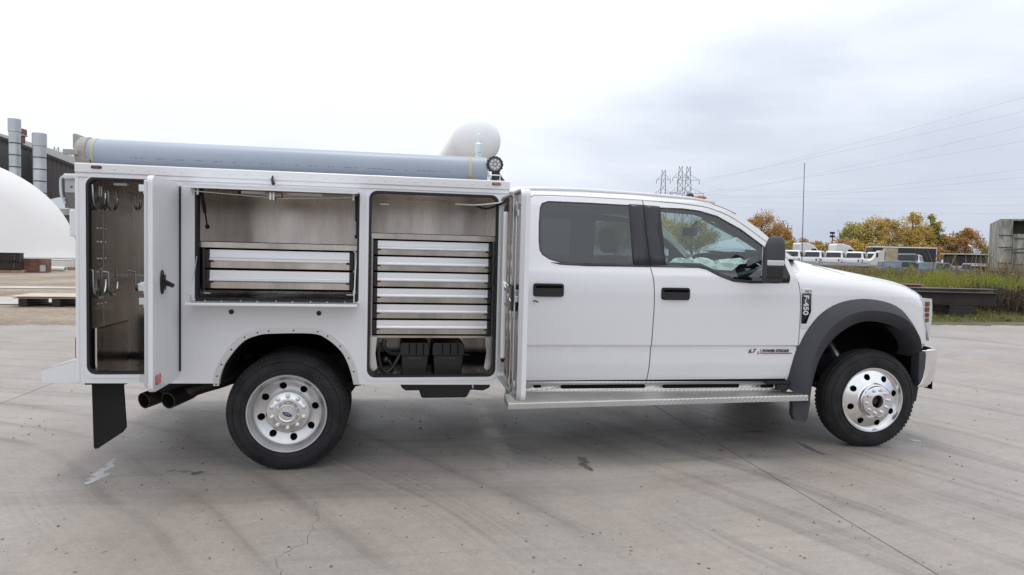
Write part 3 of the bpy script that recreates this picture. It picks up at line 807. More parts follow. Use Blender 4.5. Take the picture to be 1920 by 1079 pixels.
# mirrors
def mirror_(side):
    h = MB()
    secs = [(1.345, .050, .040), (1.36, .070, .055), (1.42, .076, .062), (1.55, .078, .064), (1.63, .070, .058), (1.68, .054, .046), (1.70, .030, .026)]
    rows = []
    for z, hx, hy in secs:
        cx = -(1.45 - z) * .055; rows.append([(cx + hx * math.copysign(abs(math.cos(a)) ** .6, math.cos(a)), hy * math.copysign(abs(math.sin(a)) ** .6, math.sin(a)), z) for a in np.linspace(0, 2 * PI, 37)])
    h.grid(rows); h.f.append(tuple(range(37))); k = 37 * 6; h.f.append(tuple(range(k, k + 37)))
    m = h.build('mirror', 'flare_plastic', TR, smooth=True, angle=50)
    m.location = (3.50, side * 1.225, 0); m.rotation_euler = (0, 0, side * R_(28))
    ys = sorted((side * .045, side * .068))
    MB().box(-.045, .075, ys[0], ys[1], 1.478, 1.518).build('mirror_signal', 'clear_lens', m, 0.006)
    ys = sorted((side * .045, side * .066))
    MB().box(-.043, .073, ys[0], ys[1], 1.385, 1.472).build('mirror_shell_lower', 'black_plastic', m, 0.006)
    MB().box(-.0795, -.077, -.034, .034, 1.40, 1.62).build('mirror_glass', 'chrome', m)
    for z in (1.40, 1.52):
        MB().bar((3.60, side * .97, z), (3.51, side * 1.20, z + .02), .035, .03).build('mirror_arm', 'black_plastic', TR, 0.006)
mirror_(-1); mirror_(1)

# radio aerial on the far wing and roof beacon lights
MB().tube([(4.72, .30, 1.44), (4.72, .30, 1.50)], [.018, .010], 10).tube([(4.72, .30, 1.49), (4.70, .30, 2.49)], [.0042, .0030], 6).build('aerial', 'black_plastic', TR)
for y in (-.55, -.28, 0, .28, .55):
    a = MB().sphere((3.17 + .08 * (1 - (y / .82) ** 2), y, 2.010 + .03 * (1 - (y / .8) ** 2)), .035, 12, 8, (1.7, 1.0, .55)).build('cab_marker_light', 'amber_lens', TR, smooth=True)
MB().sphere((3.30, -.16, 2.055), .045, 12, 8, (.9, .6, 1.0)).build('roof_antenna', 'black_plastic', TR, smooth=True)

# ---- cab interior
MB().box(1.62, 3.85, -.93, .93, .58, .64).build('cab_floor', 'interior_grey', TR)
MB().box(3.70, 3.84, -.93, .93, .64, 1.30).build('firewall', 'dash_plastic', TR)
MB().prism([(3.30, 1.00), (3.25, 1.20), (3.30, 1.33), (3.42, 1.40), (3.86, 1.50), (3.90, 1.0)], -.90, .90).build('dashboard', 'dash_plastic', TR, 0.02)
MB().prism([(3.40, 1.395), (3.48, 1.43), (3.66, 1.46), (3.66, 1.42)], .15, .62).build('instrument_hood', 'dash_plastic', TR, 0.02)
def seat(x, y, wdt, name='seat'):
    s = MB().box(x - .02, x + .50, y - wdt / 2, y + wdt / 2, .78, .96).build(name, 'seat_cloth', TR, 0.05, seg=3)
    MB().prism([(x + .10, .92), (x - .04, .92), (x - .20, 1.52), (x - .08, 1.53)], y - wdt / 2, y + wdt / 2).build('seat_back', 'seat_cloth', s, 0.04, seg=3)
    return s
for y in (-.45, .45):
    s = seat(2.62, y, .54, 'front_seat')
    MB().prism([(2.50, 1.54), (2.43, 1.55), (2.40, 1.74), (2.47, 1.75)], y - .14, y + .14).build('headrest', 'seat_cloth', s, 0.03, seg=3)
s = seat(1.92, 0, 1.5, 'rear_bench')
for y in (-.45, .45):
    MB().prism([(1.78, 1.53), (1.71, 1.54), (1.70, 1.66), (1.76, 1.67)], y - .13, y + .13).build('headrest', 'seat_cloth', s, 0.03, seg=3)
sw = MB(); cc = Vector((3.13, .42, 1.26)); ax = Vector((-.85, 0, .52)).normalized(); a1 = Vector((0, 1, 0)); a2 = ax.cross(a1)
sw.tube([cc + .195 * (math.cos(t) * a1 + math.sin(t) * a2) for t in np.linspace(0, 2 * PI, 33)], .017, 8, False)
for t in (0, PI, -PI / 2): sw.bar(cc, cc + .19 * (math.cos(t) * a1 + math.sin(t) * a2), .03, .016)
sw.sphere(cc, .07, 12, 8, (.5, 1, 1)); sw.tube([cc, cc - ax * .25], .035, 10)
sw.build('steering_wheel', 'dash_plastic', TR, smooth=True)
MB().tube([(3.43, -.05, 1.86), (3.40, 0, 1.80)], .012, 8).box(3.36, 3.40, -.12, .12, 1.72, 1.80).build('rear_view_mirror', 'dash_plastic', TR, 0.008)
for s_ in (-1, 1):
    MB().bar((3.12, s_ * .80, 1.84), (3.40, s_ * .83, 1.70), .03, .02).build('grab_handle', 'interior_grey', TR, 0.006)

# ---- running board and kick plate of tread plate
slots = [rrect(1.74, 1.80, .520, .544, .011), rrect(1.95, 2.62, .512, .542, .013), rrect(2.76, 3.40, .508, .538, .013), rrect(3.58, 3.70, .504, .532, .013)]
rb = plate('running_board', [(1.53, .474), (3.80, .459), (3.86, .553), (1.53, .572)], slots, -.982, 'tread_plate', TR, 0.004)
z0f = lerp([1.52, 3.89], [.446, .478]); z0i = lerp([1.52, 3.89], [.484, .469])
st = MB().grid([[(x, -.98, z0i(x)), (x, -1.150, z0f(x)), (x, -1.155, z0f(x) - .008), (x, -1.155, z0f(x) - .043)] for x in np.linspace(1.525, 3.888, 9)])
st.f += []
st.build('step', 'tread_plate', rb, recalc=False, solid=0.004)
for x in (1.525, 3.885):
    MB().prism([(-.98, z0i(x)), (-1.15, z0f(x)), (-1.15, z0f(x) - .043), (-.98, z0i(x) - .06)], x - .003, x + .003, 'YZ').build('end_plate', 'tread_plate', rb)
for x in (1.75, 2.3, 2.9, 3.5):
    MB().bar((x, -.98, .43), (x, -.45, .52), .05, .04).build('step_bracket', 'underbody', rb)
MB().box(1.60, 3.80, -.975, -.965, .44, .575).build('rocker', 'black_matte', TR)
MB().box(3.62, 3.84, -1.0, -.97, .535, .557).box(3.70, 3.80, -1.02, -.99, .49, .53).build('step_clip', 'underbody', rb, 0.004)
MB().grid([[(x, .98, z0i(x)), (x, 1.150, z0f(x)), (x, 1.155, z0f(x) - .043)] for x in np.linspace(1.525, 3.888, 5)]).build('far_running_board', 'tread_plate', TR, recalc=False, solid=.004)

# ---- chassis
for y in (-.43, .43):
    MB().box(-1.25, 4.9, y - .04, y + .04, .50, .70).build('frame_rail', 'underbody', TR)
    # leaf springs
    MB().prism(smooth_line([(-.70, .60), (-.3, .50), (0, .46), (.35, .50), (.75, .60)], 4) + list(reversed(smooth_line([(-.70, .56), (-.3, .45), (0, .40), (.35, .45), (.75, .56)], 4))), y * 1.3 - .04, y * 1.3 + .04).build('leaf_spring', 'underbody', TR)
for x in (-1.1, -.3, .9, 1.9, 3.0, 4.1):
    MB().box(x - .04, x + .04, -.39, .39, .53, .67).build('cross_member', 'underbody', TR)
MB().tube([(0, -.95, .405), (0, .95, .405)], .06, 12).sphere((0, 0, .405), .17, 14, 10, (1, .8, 1)).build('rear_axle', 'underbody', TR, smooth=True)
MB().tube([(4.57, -.85, .405), (4.57, .85, .405)], .055, 12).sphere((4.57, .2, .405), .14, 14, 10).build('front_axle', 'underbody', TR, smooth=True)
MB().tube([(.15, 0, .42), (2.4, .05, .50)], .045, 12).build('drive_shaft', 'underbody', TR, smooth=True)
MB().box(2.4, 4.9, -.34, .34, .42, 1.10).build('engine_block', 'underbody', TR, 0.03)
MB().tube([(4.45, -.95, .50), (4.35, -.6, .92)], .035, 10).build('shock_absorber', 'zinc', TR, smooth=True)
MB().prism([(.74, .60), (.77, .505), (.80, .486), (.90, .486), (.915, .437), (.93, .427), (1.245, .427), (1.262, .437), (1.285, .486), (1.38, .478), (1.43, .50), (1.45, .60)], -.86, -.50).build('fuel_tank', 'black_plastic', TR, 0.015)
MB().box(.52, .85, -.80, -.60, .53, .60).build('tank_strap', 'underbody', TR)
MB().box(1.295, 1.305, -.868, -.86, .50, .60).build('tank_bracket', 'trim_aluminium', TR)
# exhaust with twin tips turned out behind the wheel
ex = MB().tube(smooth_line([(2.6, .3, .52), (1.0, .35, .52), (.4, .3, .68), (-.2, -.2, .70), (-.42, -.72, .585), (-.62, -.86, .53), (-.74, -.93, .497)], 6), .05, 14, True).build('exhaust_pipe', 'exhaust_steel', TR, smooth=True)
def tip(p, d, L, r):
    d = Vector(d).normalized(); p = Vector(p); b = MB()
    M = d.to_track_quat('Z', 'Y').to_matrix()
    pr = [(r * .8, -L), (r, -L * .75), (r, 0), (r * .88, 0), (r * .88, -L * .7), (0.001, -L * .7)]
    n = 24
    for j in range(n):
        a = 2 * PI * j / n
        for q, hgt in pr: b.v.append(tuple(p + M @ Vector((q * math.cos(a), q * math.sin(a), hgt))))
    P = len(pr)
    for j in range(n):
        for i in range(P - 1): b.f.append((j * P + i, j * P + i + 1, ((j + 1) % n) * P + i + 1, ((j + 1) % n) * P + i))
    return b
tip((-.945, -1.03, .470), (-.55, -.82, -.14), .26, .055).build('exhaust_tip', 'exhaust_steel', ex, smooth=True)
tip((-.790, -1.04, .470), (-.45, -.88, -.14), .26, .057).build('exhaust_tip', 'exhaust_steel', ex, smooth=True)
MB().prism([(-.90, -.99), (-.60, -.90), (-.60, -.70), (-.80, -.70)], .50, .61, 'XY').build('exhaust_hanger', 'underbody', ex)

# ---- wheels
def tyre_mesh():
    prof = [(.262, .022), (.268, .010), (.285, .004), (.315, .001), (.345, .004), (.365, .012), (.383, .026), (.394, .042), (.400, .055)]
    b = MB(); w = .215
    grooves = [(.405, .060), (.405, .088), (.394, .090), (.394, .098), (.405, .100), (.405, .124), (.394, .126), (.394, .134), (.405, .136)]
    full = prof + grooves + [(r, w - y) for r, y in reversed(prof)]
    b.lathe(full, n=72)
    # sidewall relief ribs
    b.lathe([(.300, .0012), (.302, -.0012), (.305, .0010)], n=72); b.lathe([(.352, .006), (.354, .0025), (.357, .0075)], n=72)
    k = 72
    for j in range(k):                                  # shoulder lugs
        a = 2 * PI * j / k; ca, sa = math.cos(a), math.sin(a)
        for y0, y1 in ((.034, .060), (w - .060, w - .034)):
            M = Matrix(((ca, 0, -sa), (0, 1, 0), (sa, 0, ca)))
            b.obox((.3905 * ca, (y0 + y1) / 2, .3905 * sa), (.006, (y1 - y0) / 2, .0105), M)
    me = b.mesh('tyre', False)
    for v in me.vertices:                                # flattened where it carries the load
        if v.co.z < -.3965: v.co.z = -.3965 + (v.co.z + .3965) * .08
    return me
TYRE = tyre_mesh()
def rim_grid(prof, hole_r, hole_R, nh, name, n=192, phase=0.0):
    """spun disc with round hand holes cut through it; prof = (radius, depth) from the lip to the hub"""
    # refine the profile
    P = []
    for (r0, y0), (r1, y1) in zip(prof[:-1], prof[1:]):
        m = max(1, int(abs(r1 - r0) / .006))
        for k in range(m): P.append((r0 + (r1 - r0) * k / m, y0 + (y1 - y0) * k / m))
    P.append(prof[-1])
    yy = lerp([r for r, y in reversed(P)], [y for r, y in reversed(P)])
    cs = [(hole_R * math.cos(phase + 2 * PI * k / nh), hole_R * math.sin(phase + 2 * PI * k / nh)) for k in range(nh)]
    v = []; dead = set()
    for j in range(n):
        a = 2 * PI * j / n
        for i, (r, y) in enumerate(P):
            x, z = r * math.cos(a), r * math.sin(a)
            for (hx, hz) in cs:
                d = math.hypot(x - hx, z - hz)
                if d < hole_r * 1.16:
                    if d > hole_r * .80:
                        x, z = hx + (x - hx) * hole_r / d, hz + (z - hz) * hole_r / d; y = yy(math.hypot(x, z))
                    else: dead.add(len(v))
            v.append((x, y, z))
    f = []; L = len(P)
    for j in range(n):
        for i in range(L - 1):
            q = (j * L + i, j * L + i + 1, ((j + 1) % n) * L + i + 1, ((j + 1) % n) * L + i)
            if any(t in dead for t in q): continue
            c = [sum(v[t][k] for t in q) / 4 for k in (0, 2)]
            if any(math.hypot(c[0] - hx, c[1] - hz) < hole_r * .97 for hx, hz in cs): continue
            f.append(q)
    b = MB().add(v, f)
    for hx, hz in cs:                                       # the wall of each hand hole
        y0 = yy(math.hypot(hx, hz)); b.lathe([(hole_r, y0 + .002), (hole_r * 1.0, y0 + .02)], (hx, 0, hz), 24)
    return b
def make_wheel(x, y, z, side, rear, name='wheel'):
    w = empty(name, (x, y, z), parent=TR)
    sgn = 1 if side < 0 else -1
    w.scale = (1, sgn, 1)
    t = bpy.data.objects.new('tyre', TYRE); COL.objects.link(t); t.parent = w
    return w
TYRE.materials.append(MATS['tyre_rubber']); TYRE.shade_smooth(); TYRE.set_sharp_from_angle(angle=R_(30))
lip = [(.262, .012), (.268, .004), (.264, -.003), (.256, -.002), (.250, .010)]
REARP = [(.250, .010), (.238, .030), (.228, .052), (.222, .060), (.200, .074), (.165, .086), (.150, .089), (.146, .080)]
FRONTP = [(.250, .010), (.243, .022), (.236, .024), (.20, .010), (.165, -.004), (.142, -.012), (.135, -.020), (.133, -.045), (.126, -.052)]
def share(me, name, parent, m):
    if not me.materials: me.materials.append(MATS[m])
    o = bpy.data.objects.new(name, me); COL.objects.link(o); o.parent = parent; return o
def sm(me, a=30): me.shade_smooth(); me.set_sharp_from_angle(angle=R_(a)); return me
RIMR = sm(rim_grid(REARP, .0245, .182, 8, 'rim', phase=.20).lathe(lip, n=96).mesh('rim', False), 25)
RIMF = sm(rim_grid(FRONTP, .0255, .194, 8, 'rim', phase=.28).lathe(lip, n=96).mesh('rim', False), 25)
BACK = MB().lathe([(.256, .03), (.256, .20)], n=64).lathe([(.256, .13), (.02, .13)], n=48).mesh('barrel', False)
CAPR = sm(MB().lathe([(.146, .082), (.145, .060), (.138, .052), (.118, .050), (.104, .046), (.100, .044), (.078, .044), (.072, .034), (.066, .014), (.060, .006), (.055, .005), (.05, .008), (.001, .006)], n=72).mesh('hub_cap', False), 28)
CAPF = sm(MB().lathe([(.128, -.050), (.122, -.060), (.110, -.064), (.075, -.066), (.062, -.070), (.052, -.070), (.048, -.062), (.046, .02), (.001, .025)], n=72).mesh('hub_cover', False), 28)
NUTR = sm(MB().lathe([(.0165, .056), (.0165, .038), (.013, .031), (.001, .029)], n=14).mesh('lug_nut', False), 40)
NUTF = sm(MB().lathe([(.0135, -.056), (.0135, -.074), (.011, -.081), (.001, -.083)], n=14).mesh('lug_nut', False), 40)
HUBD = sm(MB().lathe([(.044, .015), (.036, .006), (.030, -.020), (.026, -.024), (.001, -.024)], n=24).mesh('axle_end', False), 30)
def nuts(w, me, R, ph):
    for k in range(10):
        a = ph + 2 * PI * k / 10; o = share(me, 'lug_nut', w, 'wheel_alloy'); o.location = (R * math.cos(a), 0, R * math.sin(a))
RY, RZ = -1.165, .3975
for side in (-1, 1):
    for k in (0, 1):                                        # dual rear wheels
        w = make_wheel(0, side * (-RY - .30 * k), RZ, side, True)
        if k == 0:
            share(RIMR, 'rim', w, 'wheel_alloy_dull'); share(BACK, 'rim_barrel', w, 'black_matte')
            share(CAPR, 'hub_cap', w, 'wheel_alloy'); nuts(w, NUTR, .112, .31)
            if side < 0:
                el = [(.034 * math.cos(a), .0145 * math.sin(a)) for a in np.linspace(0, 2 * PI, 28, endpoint=False)]
                rot = lambda q, c=math.cos(-.42), s=math.sin(-.42): (q[0] * c - q[1] * s + .002, q[0] * s + q[1] * c - .004)
                MB().prism([rot((a * 1.09, b * 1.15)) for a, b in el], .001, .0045).build('logo_rim', 'chrome', w)
                MB().prism([rot(q) for q in el], -.0005, .003).build('logo_oval', 'logo_blue', w)
                text_mesh('Ford', .019, (-.0185, -.001, .0035), (math.cos(-.42), 0, math.sin(-.42)), (-math.sin(-.42), 0, math.cos(-.42)), .0006, 'chrome', 'logo_script', w, shear=.3)
        else: share(BACK, 'rim_barrel', w, 'black_matte')
    w = make_wheel(4.57, side * 1.0, RZ, side, False)
    if side < 0: w.rotation_euler = (0, 0, R_(-3.0))
    share(RIMF, 'rim', w, 'wheel_alloy'); share(BACK, 'rim_barrel', w, 'black_matte')
    share(CAPF, 'hub_cover', w, 'wheel_alloy'); nuts(w, NUTF, .096, .12); share(HUBD, 'axle_end', w, 'exhaust_steel')
# inner arches, dark
MB().grid([[(4.57 + .60 * math.cos(a) * .98, y, .52 + .50 * math.sin(a)) for a in np.linspace(-.1, PI + .1, 15)] for y in (-.96, -.45)]).build('wheel_liner', 'black_matte', TR, recalc=False)
MB().box(3.9, 5.1, -.46, -.45, .5, 1.1).build('inner_wing', 'black_matte', TR)
MB().box(3.9, 5.1, .45, .46, .5, 1.1).build('inner_wing', 'black_matte', TR)

# ================================================================== service body
YB = -1.2
ARCH = smooth_line([(-.425, .60), (-.418, .66), (-.379, .762), (-.279, .89), (-.178, .937), (-.076, .948), (.164, .949), (.258, .916), (.358, .826), (.412, .716), (.442, .60)], 4)
LO = rrect(-1.217, -.70, .687, 1.933, .055)
MO = rrect(-.575, .465, 1.168, 1.902, .012)
RO = rrect(.535, 1.410, .655, 1.916, .055)
side_out = [(-1.281, .624), (-1.281, 1.975), (1.486, 1.975), (1.486, .590)] + [(.455, .60)] + list(reversed(ARCH[1:-1])) + [(-.437, .615)]
SB = plate('service_body', side_out, [LO, MO, RO], YB, 'body_paint', TR, 0.03, (), (), 0.003, smooth=False)
plate('far_side_panel', side_out, [], YB, 'body_paint', SB, 0.03, (), (), 0.003, smooth=False).scale = (1, -1, 1)
# roof, bulkheads, tailboard and under-floor
MB().box(-1.28, 1.485, -1.17, 1.17, 1.945, 1.985).build('body_roof', 'body_paint', SB)
MB().box(-1.279, -1.25, -1.17, 1.17, .63, 1.945).build('tail_panel', 'body_paint', SB, 0.003)
MB().box(1.455, 1.484, -1.17, 1.17, .60, 1.945).build('front_bulkhead', 'body_paint', SB)
# corner posts, with a row of tiny fixings
MB().box(-1.288, -1.262, YB - .004, YB + .05, .624, 1.962).build('corner_post', 'white_trim', SB, 0.008, seg=3)
# top rail
tr = MB().prism([(YB - .010, 1.962), (YB - .016, 1.966), (YB - .016, 2.018), (YB - .010, 2.024), (YB + .06, 2.024), (YB + .06, 1.962)], -1.283, 1.488, 'YZ').build('top_rail', 'body_paint', SB, 0.003)
MB().box(-1.283, 1.488, 1.14, 1.214, 1.962, 2.024).build('top_rail', 'body_paint', SB, 0.003)
MB().box(-1.281, 1.486, YB - .008, YB - .002, 1.936, 1.962).build('rain_gutter', 'white_trim', SB, 0.002)
rv = MB()
for k in range(25):
    x = -1.05 + k * .099
    rv.lathe([(.007, 0), (.006, -.003), (.001, -.0045)], (x, YB - .016, 1.992), 10)
tag(rv.build('rivets', 'white_trim', SB, smooth=True), kind='stuff')
def marker(x, m_, nm):
    o = MB().prism(rrect(x - .030, x + .030, 1.990, 2.008, .006), YB - .017, YB - .022).build('marker_light', 'black_plastic', TR)
    MB().prism(rrect(x - .022, x + .022, 1.993, 2.005, .004), YB - .021, YB - .026).build('marker_lens', m_, o, 0.002)
marker(-1.155, 'dark_red_lens', 'm'); marker(1.392, 'amber_lens', 'm')
# rolled lips and rubber seals round the openings
for nm, o, x0, x1, z0, z1, r in (('l', LO, -1.217, -.70, .687, 1.933, .055), ('r', RO, .535, 1.410, .655, 1.916, .055)):
    plate('opening_lip', rrect(x0 - .032, x1 + .028, z0 - .032, z1 + .012, r + .02), [rrect(x0 - .006, x1 + .006, z0 - .006, z1 + .006, r)], YB - .0045, 'body_paint', SB, 0.005, bevel=0.002, smooth=False)
    plate('door_seal', rrect(x0 - .006, x1 + .006, z0 - .006, z1 + .006, r), [rrect(x0 + .010, x1 - .010, z0 + .010, z1 - .010, r - .01)], YB - .006, 'seal_rubber', SB, 0.045, smooth=False)
plate('opening_lip', rrect(-.592, .482, 1.150, 1.918, .014), [rrect(-.577, .467, 1.166, 1.904, .012)], YB - .004, 'body_paint', SB, 0.005, bevel=0.002, smooth=False)
plate('door_seal', rrect(-.577, .467, 1.166, 1.904, .012), [rrect(-.560, .452, 1.182, 1.890, .010)], YB - .002, 'seal_rubber', SB, 0.06, smooth=False)
# wheel arch: riveted aluminium trim and dark well
AOUT = smooth_line([(-.462, .60), (-.455, .67), (-.412, .78), (-.308, .918), (-.19, .972), (-.08, .984), (.17, .985), (.275, .95), (.388, .85), (.450, .73), (.480, .60)], 4)
trim = plate('arch_trim', AOUT + list(reversed(ARCH)), [], YB - .005, 'trim_aluminium', SB, 0.008, bevel=0.002, smooth=False)
rv = MB()
for i in range(1, len(AOUT) - 1, 3):
    x, z = (AOUT[i][0] + ARCH[i][0]) / 2, (AOUT[i][1] + ARCH[i][1]) / 2
    rv.lathe([(.006, 0), (.005, -.003), (.001, -.004)], (x, YB - .005, z), 8)
tag(rv.build('rivets', 'exhaust_steel', SB, smooth=True), kind='stuff')
MB().grid([[(x, y, z + .01) for x, z in ARCH] for y in (YB + .02, -.35)]).build('wheel_well', 'underbody', SB, smooth=True, recalc=False)
MB().box(-.45, .47, -.36, -.35, .5, .96).build('well_back', 'black_matte', SB)  # black panel added to block light behind the wheel
MB().box(-1.25, -.43, -1.16, 1.16, .615, .640).build('body_floor', 'underbody', SB)
MB().box(.46, 1.45, -1.16, 1.16, .605, .630).build('body_floor', 'underbody', SB)
for i, (x, z) in enumerate(((-.35, 1.091), (.208, 1.087))):
    MB().lathe([(.016, .0), (.016, -.005), (.010, -.007), (.008, -.002), (.001, -.002)], (x, YB, z), 16).build('socket_plug', 'black_plastic', SB, smooth=True)
# small rivets down the posts
rv = MB()
for x, zs in ((-1.252, np.arange(.75, 1.95, .17)), (.503, np.arange(.75, 1.95, .09)), (-.615, np.arange(.75, 1.95, .09)), (1.435, np.arange(.72, 1.9, .14))):
    for z in zs: rv.lathe([(.0035, 0), (.003, -.0018), (.0005, -.0022)], (x, YB, z), 8)
tag(rv.build('rivets', 'trim_aluminium', SB, smooth=True), kind='stuff')

# ---- compartments: folded aluminium liners
YD = -.30
def liner(x0, x1, z0, z1, yb):
    b = MB()
    b.add([(x0, YB + .03, z0), (x0, yb, z0), (x0, yb, z1), (x0, YB + .03, z1)], [(0, 1, 2, 3)])
    b.add([(x1, YB + .03, z0), (x1, yb, z0), (x1, yb, z1), (x1, YB + .03, z1)], [(3, 2, 1, 0)])
    b.add([(x0, yb, z0), (x1, yb, z0), (x1, yb, z1), (x0, yb, z1)], [(0, 1, 2, 3)])
    b.add([(x0, YB + .03, z0), (x1, YB + .03, z0), (x1, yb, z0), (x0, yb, z0)], [(0, 1, 2, 3)])
    b.add([(x0, YB + .03, z1), (x1, YB + .03, z1), (x1, yb, z1), (x0, yb, z1)], [(3, 2, 1, 0)])
    return b.build('tool_compartment', 'aluminium', TR, recalc=False)
CL = liner(-1.228, -.655, .676, 1.94, -.40)
CM = liner(-.588, .478, 1.158, 1.912, YD)
CR = liner(.52, 1.424, .645, 1.925, YD)
# left compartment: coil hooks on the side wall, seams, latch bits, side pocket
def hook(x, ya, yb, ztop, zbot, tipz, r=.0095):
    rad = (yb - ya) / 2; yc0 = (ya + yb) / 2; zc = zbot + rad
    pts = [(x - .05, ya, ztop), (x, ya, ztop - .01), (x, ya, zc + .02)]
    pts += [(x, yc0 - rad * math.cos(a), zc - rad * math.sin(a)) for a in np.linspace(0.1, PI - .1, 10)] + [(x, yb, max(zc + .01, tipz))]
    return MB().tube(pts, r, 8).build('hose_hook', 'zinc', CL, smooth=True)
for zt, zb in ((1.90, 1.735), (1.355, 1.160)):
    hook(-1.200, -1.165, -.965, zt, zb, zb + .12)
    hook(-1.195, -.935, -.78, zt - .02, zb + .01, zb + .085)
    hook(-1.10, -.72, -.62, zt - .02, zb + .03, zb + .10)
    for y in (-1.155, -.945, -.70):
        MB().box(-1.2275, -1.217, y - .03, y + .03, zt - .07, zt + .0).build('hook_plate', 'aluminium', CL, 0.002)
MB().box(-1.2275, -1.2262, -.93, -.9285, .68, 1.94).build('seam', 'trim_aluminium', CL)
MB().prism([(-1.165, .677), (-1.165, .972), (-.62, .972), (-.62, .677)], -1.190, -1.184, 'YZ').build('pocket_panel', 'aluminium', CL)
MB().box(-1.227, -1.184, -1.150, -.62, .966, .974).build('pocket_top', 'aluminium', CL)
MB().box(-1.186, -1.178, -1.168, -1.160, .678, .976).build('pocket_edge', 'bright_aluminium', CL)
MB().box(-1.226, -1.190, -1.15, -1.14, .678, .965).build('pocket_shade_sheet', 'black_matte', CL)  # black sheet stands in for the shade inside the open pocket
for x, z in ((-1.03, 1.045), (-.80, 1.045)):
    MB().box(x - .045, x + .045, -.408, -.401, z - .012, z + .012).box(x - .012, x + .012, -.412, -.401, z - .02, z + .04).build('tie_down', 'zinc', CL, 0.003)
MB().box(-1.03, -.80, -.406, -.401, 1.30, 1.50).build('cover_plate', 'aluminium', CL, 0.002)
bolts = MB()
for x in (-1.02, -.81):
    for z in (1.31, 1.36, 1.44, 1.49): bolts.lathe([(.008, 0), (.006, -.006), (.001, -.007)], (x, -.406, z), 8)
for y in (-1.02, -.97, -.9):
    for z in (1.12, 1.42, 1.53, 1.62): bolts.lathe([(.007, 0), (.005, .006), (.001, .007)], (-1.227, y, z), 8, 'X')
tag(bolts.build('bolts', 'zinc', CL), kind='stuff')
MB().box(-1.225, -.66, -.404, -.401, 1.28, 1.295).build('back_rail', 'zinc', CL)
MB().box(-1.10, -1.02, -1.10, -1.06, 1.90, 1.915).build('compartment_lamp', 'white_trim', CL, 0.002)

# middle compartment: shelf, two drawers, hold-open struts, drop ledge and folded top leaf
def drawer(x0, x1, zt, h, yf, comp):
    F = yf
    pf = [(F, zt), (F, zt - h * .40), (F - .005, zt - h * .42), (F - .009, zt - h * .46), (F - .009, zt - h * .54), (F - .004, zt - h * .60), (F + .03, zt - h * .61), (F + .03, zt)]
    d = MB().prism(pf, x0, x1, 'YZ').build('drawer', 'drawer_face', TR, 0.0012, seg=1)
    MB().box(x0 + .001, x1 - .001, F + .012, F + .029, zt - h * .95, zt - h * .612).build('lower_reflection_band', 'aluminium', d)  # darker metal puts the ground's reflection into the lower band's colour
    MB().box(x0 + .01, x1 - .01, F + .031, F + .45, zt - h * .96, zt - h * .15).build('drawer_box', 'aluminium', d)
    for xe, s in ((x0, -1), (x1, 1)):
        MB().box(min(xe, xe + s * .030), max(xe, xe + s * .030), F - .012, F + .04, zt - h * .98, zt + .002).build('end_cap', 'black_plastic', d, 0.006)
        xi = xe - s * .022
        MB().box(min(xe, xi), max(xe, xi), F - .013, F + .004, zt - h * .66, zt - h * .56).build('latch', 'black_plastic', d, 0.003)
    return d
yfm = -1.125
MB().box(-.585, .475, -1.150, YD + .005, 1.541, 1.547).prism([(-1.150, 1.553), (-1.156, 1.548), (-1.156, 1.512), (-1.145, 1.510), (-1.145, 1.520), (-1.150, 1.540)], -.585, .475, 'YZ').build('shelf', 'aluminium', CM)
drawer(-.505, .400, 1.499, .127, yfm, CM)
drawer(-.505, .400, 1.362, .127, yfm, CM)
for x in (-.552, .432):
    MB().box(x - .009, x + .009, -1.10, -.40, 1.215, 1.51).build('drawer_frame', 'aluminium', CM)
    MB().box(min(x, x + (.05 if x < 0 else -.05)), max(x, x + (.05 if x < 0 else -.05)), -1.12, -1.05, 1.205, 1.212).build('drawer_foot', 'bright_aluminium', CM)
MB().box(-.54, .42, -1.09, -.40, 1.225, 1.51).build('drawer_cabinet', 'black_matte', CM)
def strut(x, p, q, nm):
    p, q = Vector(p), Vector(q); m_ = p + (q - p) * .6
    MB().tube([p, m_], .011, 10).tube([m_, q], .005, 8).sphere(q, .016, 10, 6).sphere(p, .014, 10, 6).build('gas_strut', 'black_plastic', CM, smooth=True)
strut(-.55, (-.556, -1.13, 1.885), (-.556, -.98, 1.652), 's')
strut(.44, (.444, -1.14, 1.87), (.446, -1.12, 1.61), 's')
MB().box(-.587, -.583, -1.08, -1.05, 1.63, 1.74).build('strut_bracket', 'white_trim', CM)
# drop ledge
ledge = MB().prism([(YB - .006, 1.165), (YB - .170, 1.162), (YB - .176, 1.157), (YB - .176, 1.145), (YB - .16, 1.143), (YB - .006, 1.145)], -.590, .466, 'YZ').build('drop_ledge', 'body_paint', TR, 0.003)
MB().box(-.575, .45, YB - .15, YB - .02, 1.1655, 1.1685).build('ledge_liner', 'bright_aluminium', ledge)
rv = MB()
for k in range(9): rv.lathe([(.005, 0), (.004, .003), (.001, .004)], (-.50 + k * .11, YB - .06 - .04 * (k % 2), 1.1685), 8, 'Z')
tag(rv.build('rivets', 'zinc', ledge), kind='stuff')
for x in (-.565, .445):
    MB().tube([(x, YB - .15, 1.17), (x, YB - .15, 1.20), (x + (.0 if x < 0 else .004), YB + .03, 1.50)], .004, 6).build('stay_cable', 'zinc', ledge)
MB().box(-.568, -.56, YB - .155, YB - .145, 1.166, 1.21).build('cable_post', 'zinc', ledge)
MB().box(.441, .449, YB - .155, YB - .145, 1.166, 1.21).build('cable_post', 'zinc', ledge)
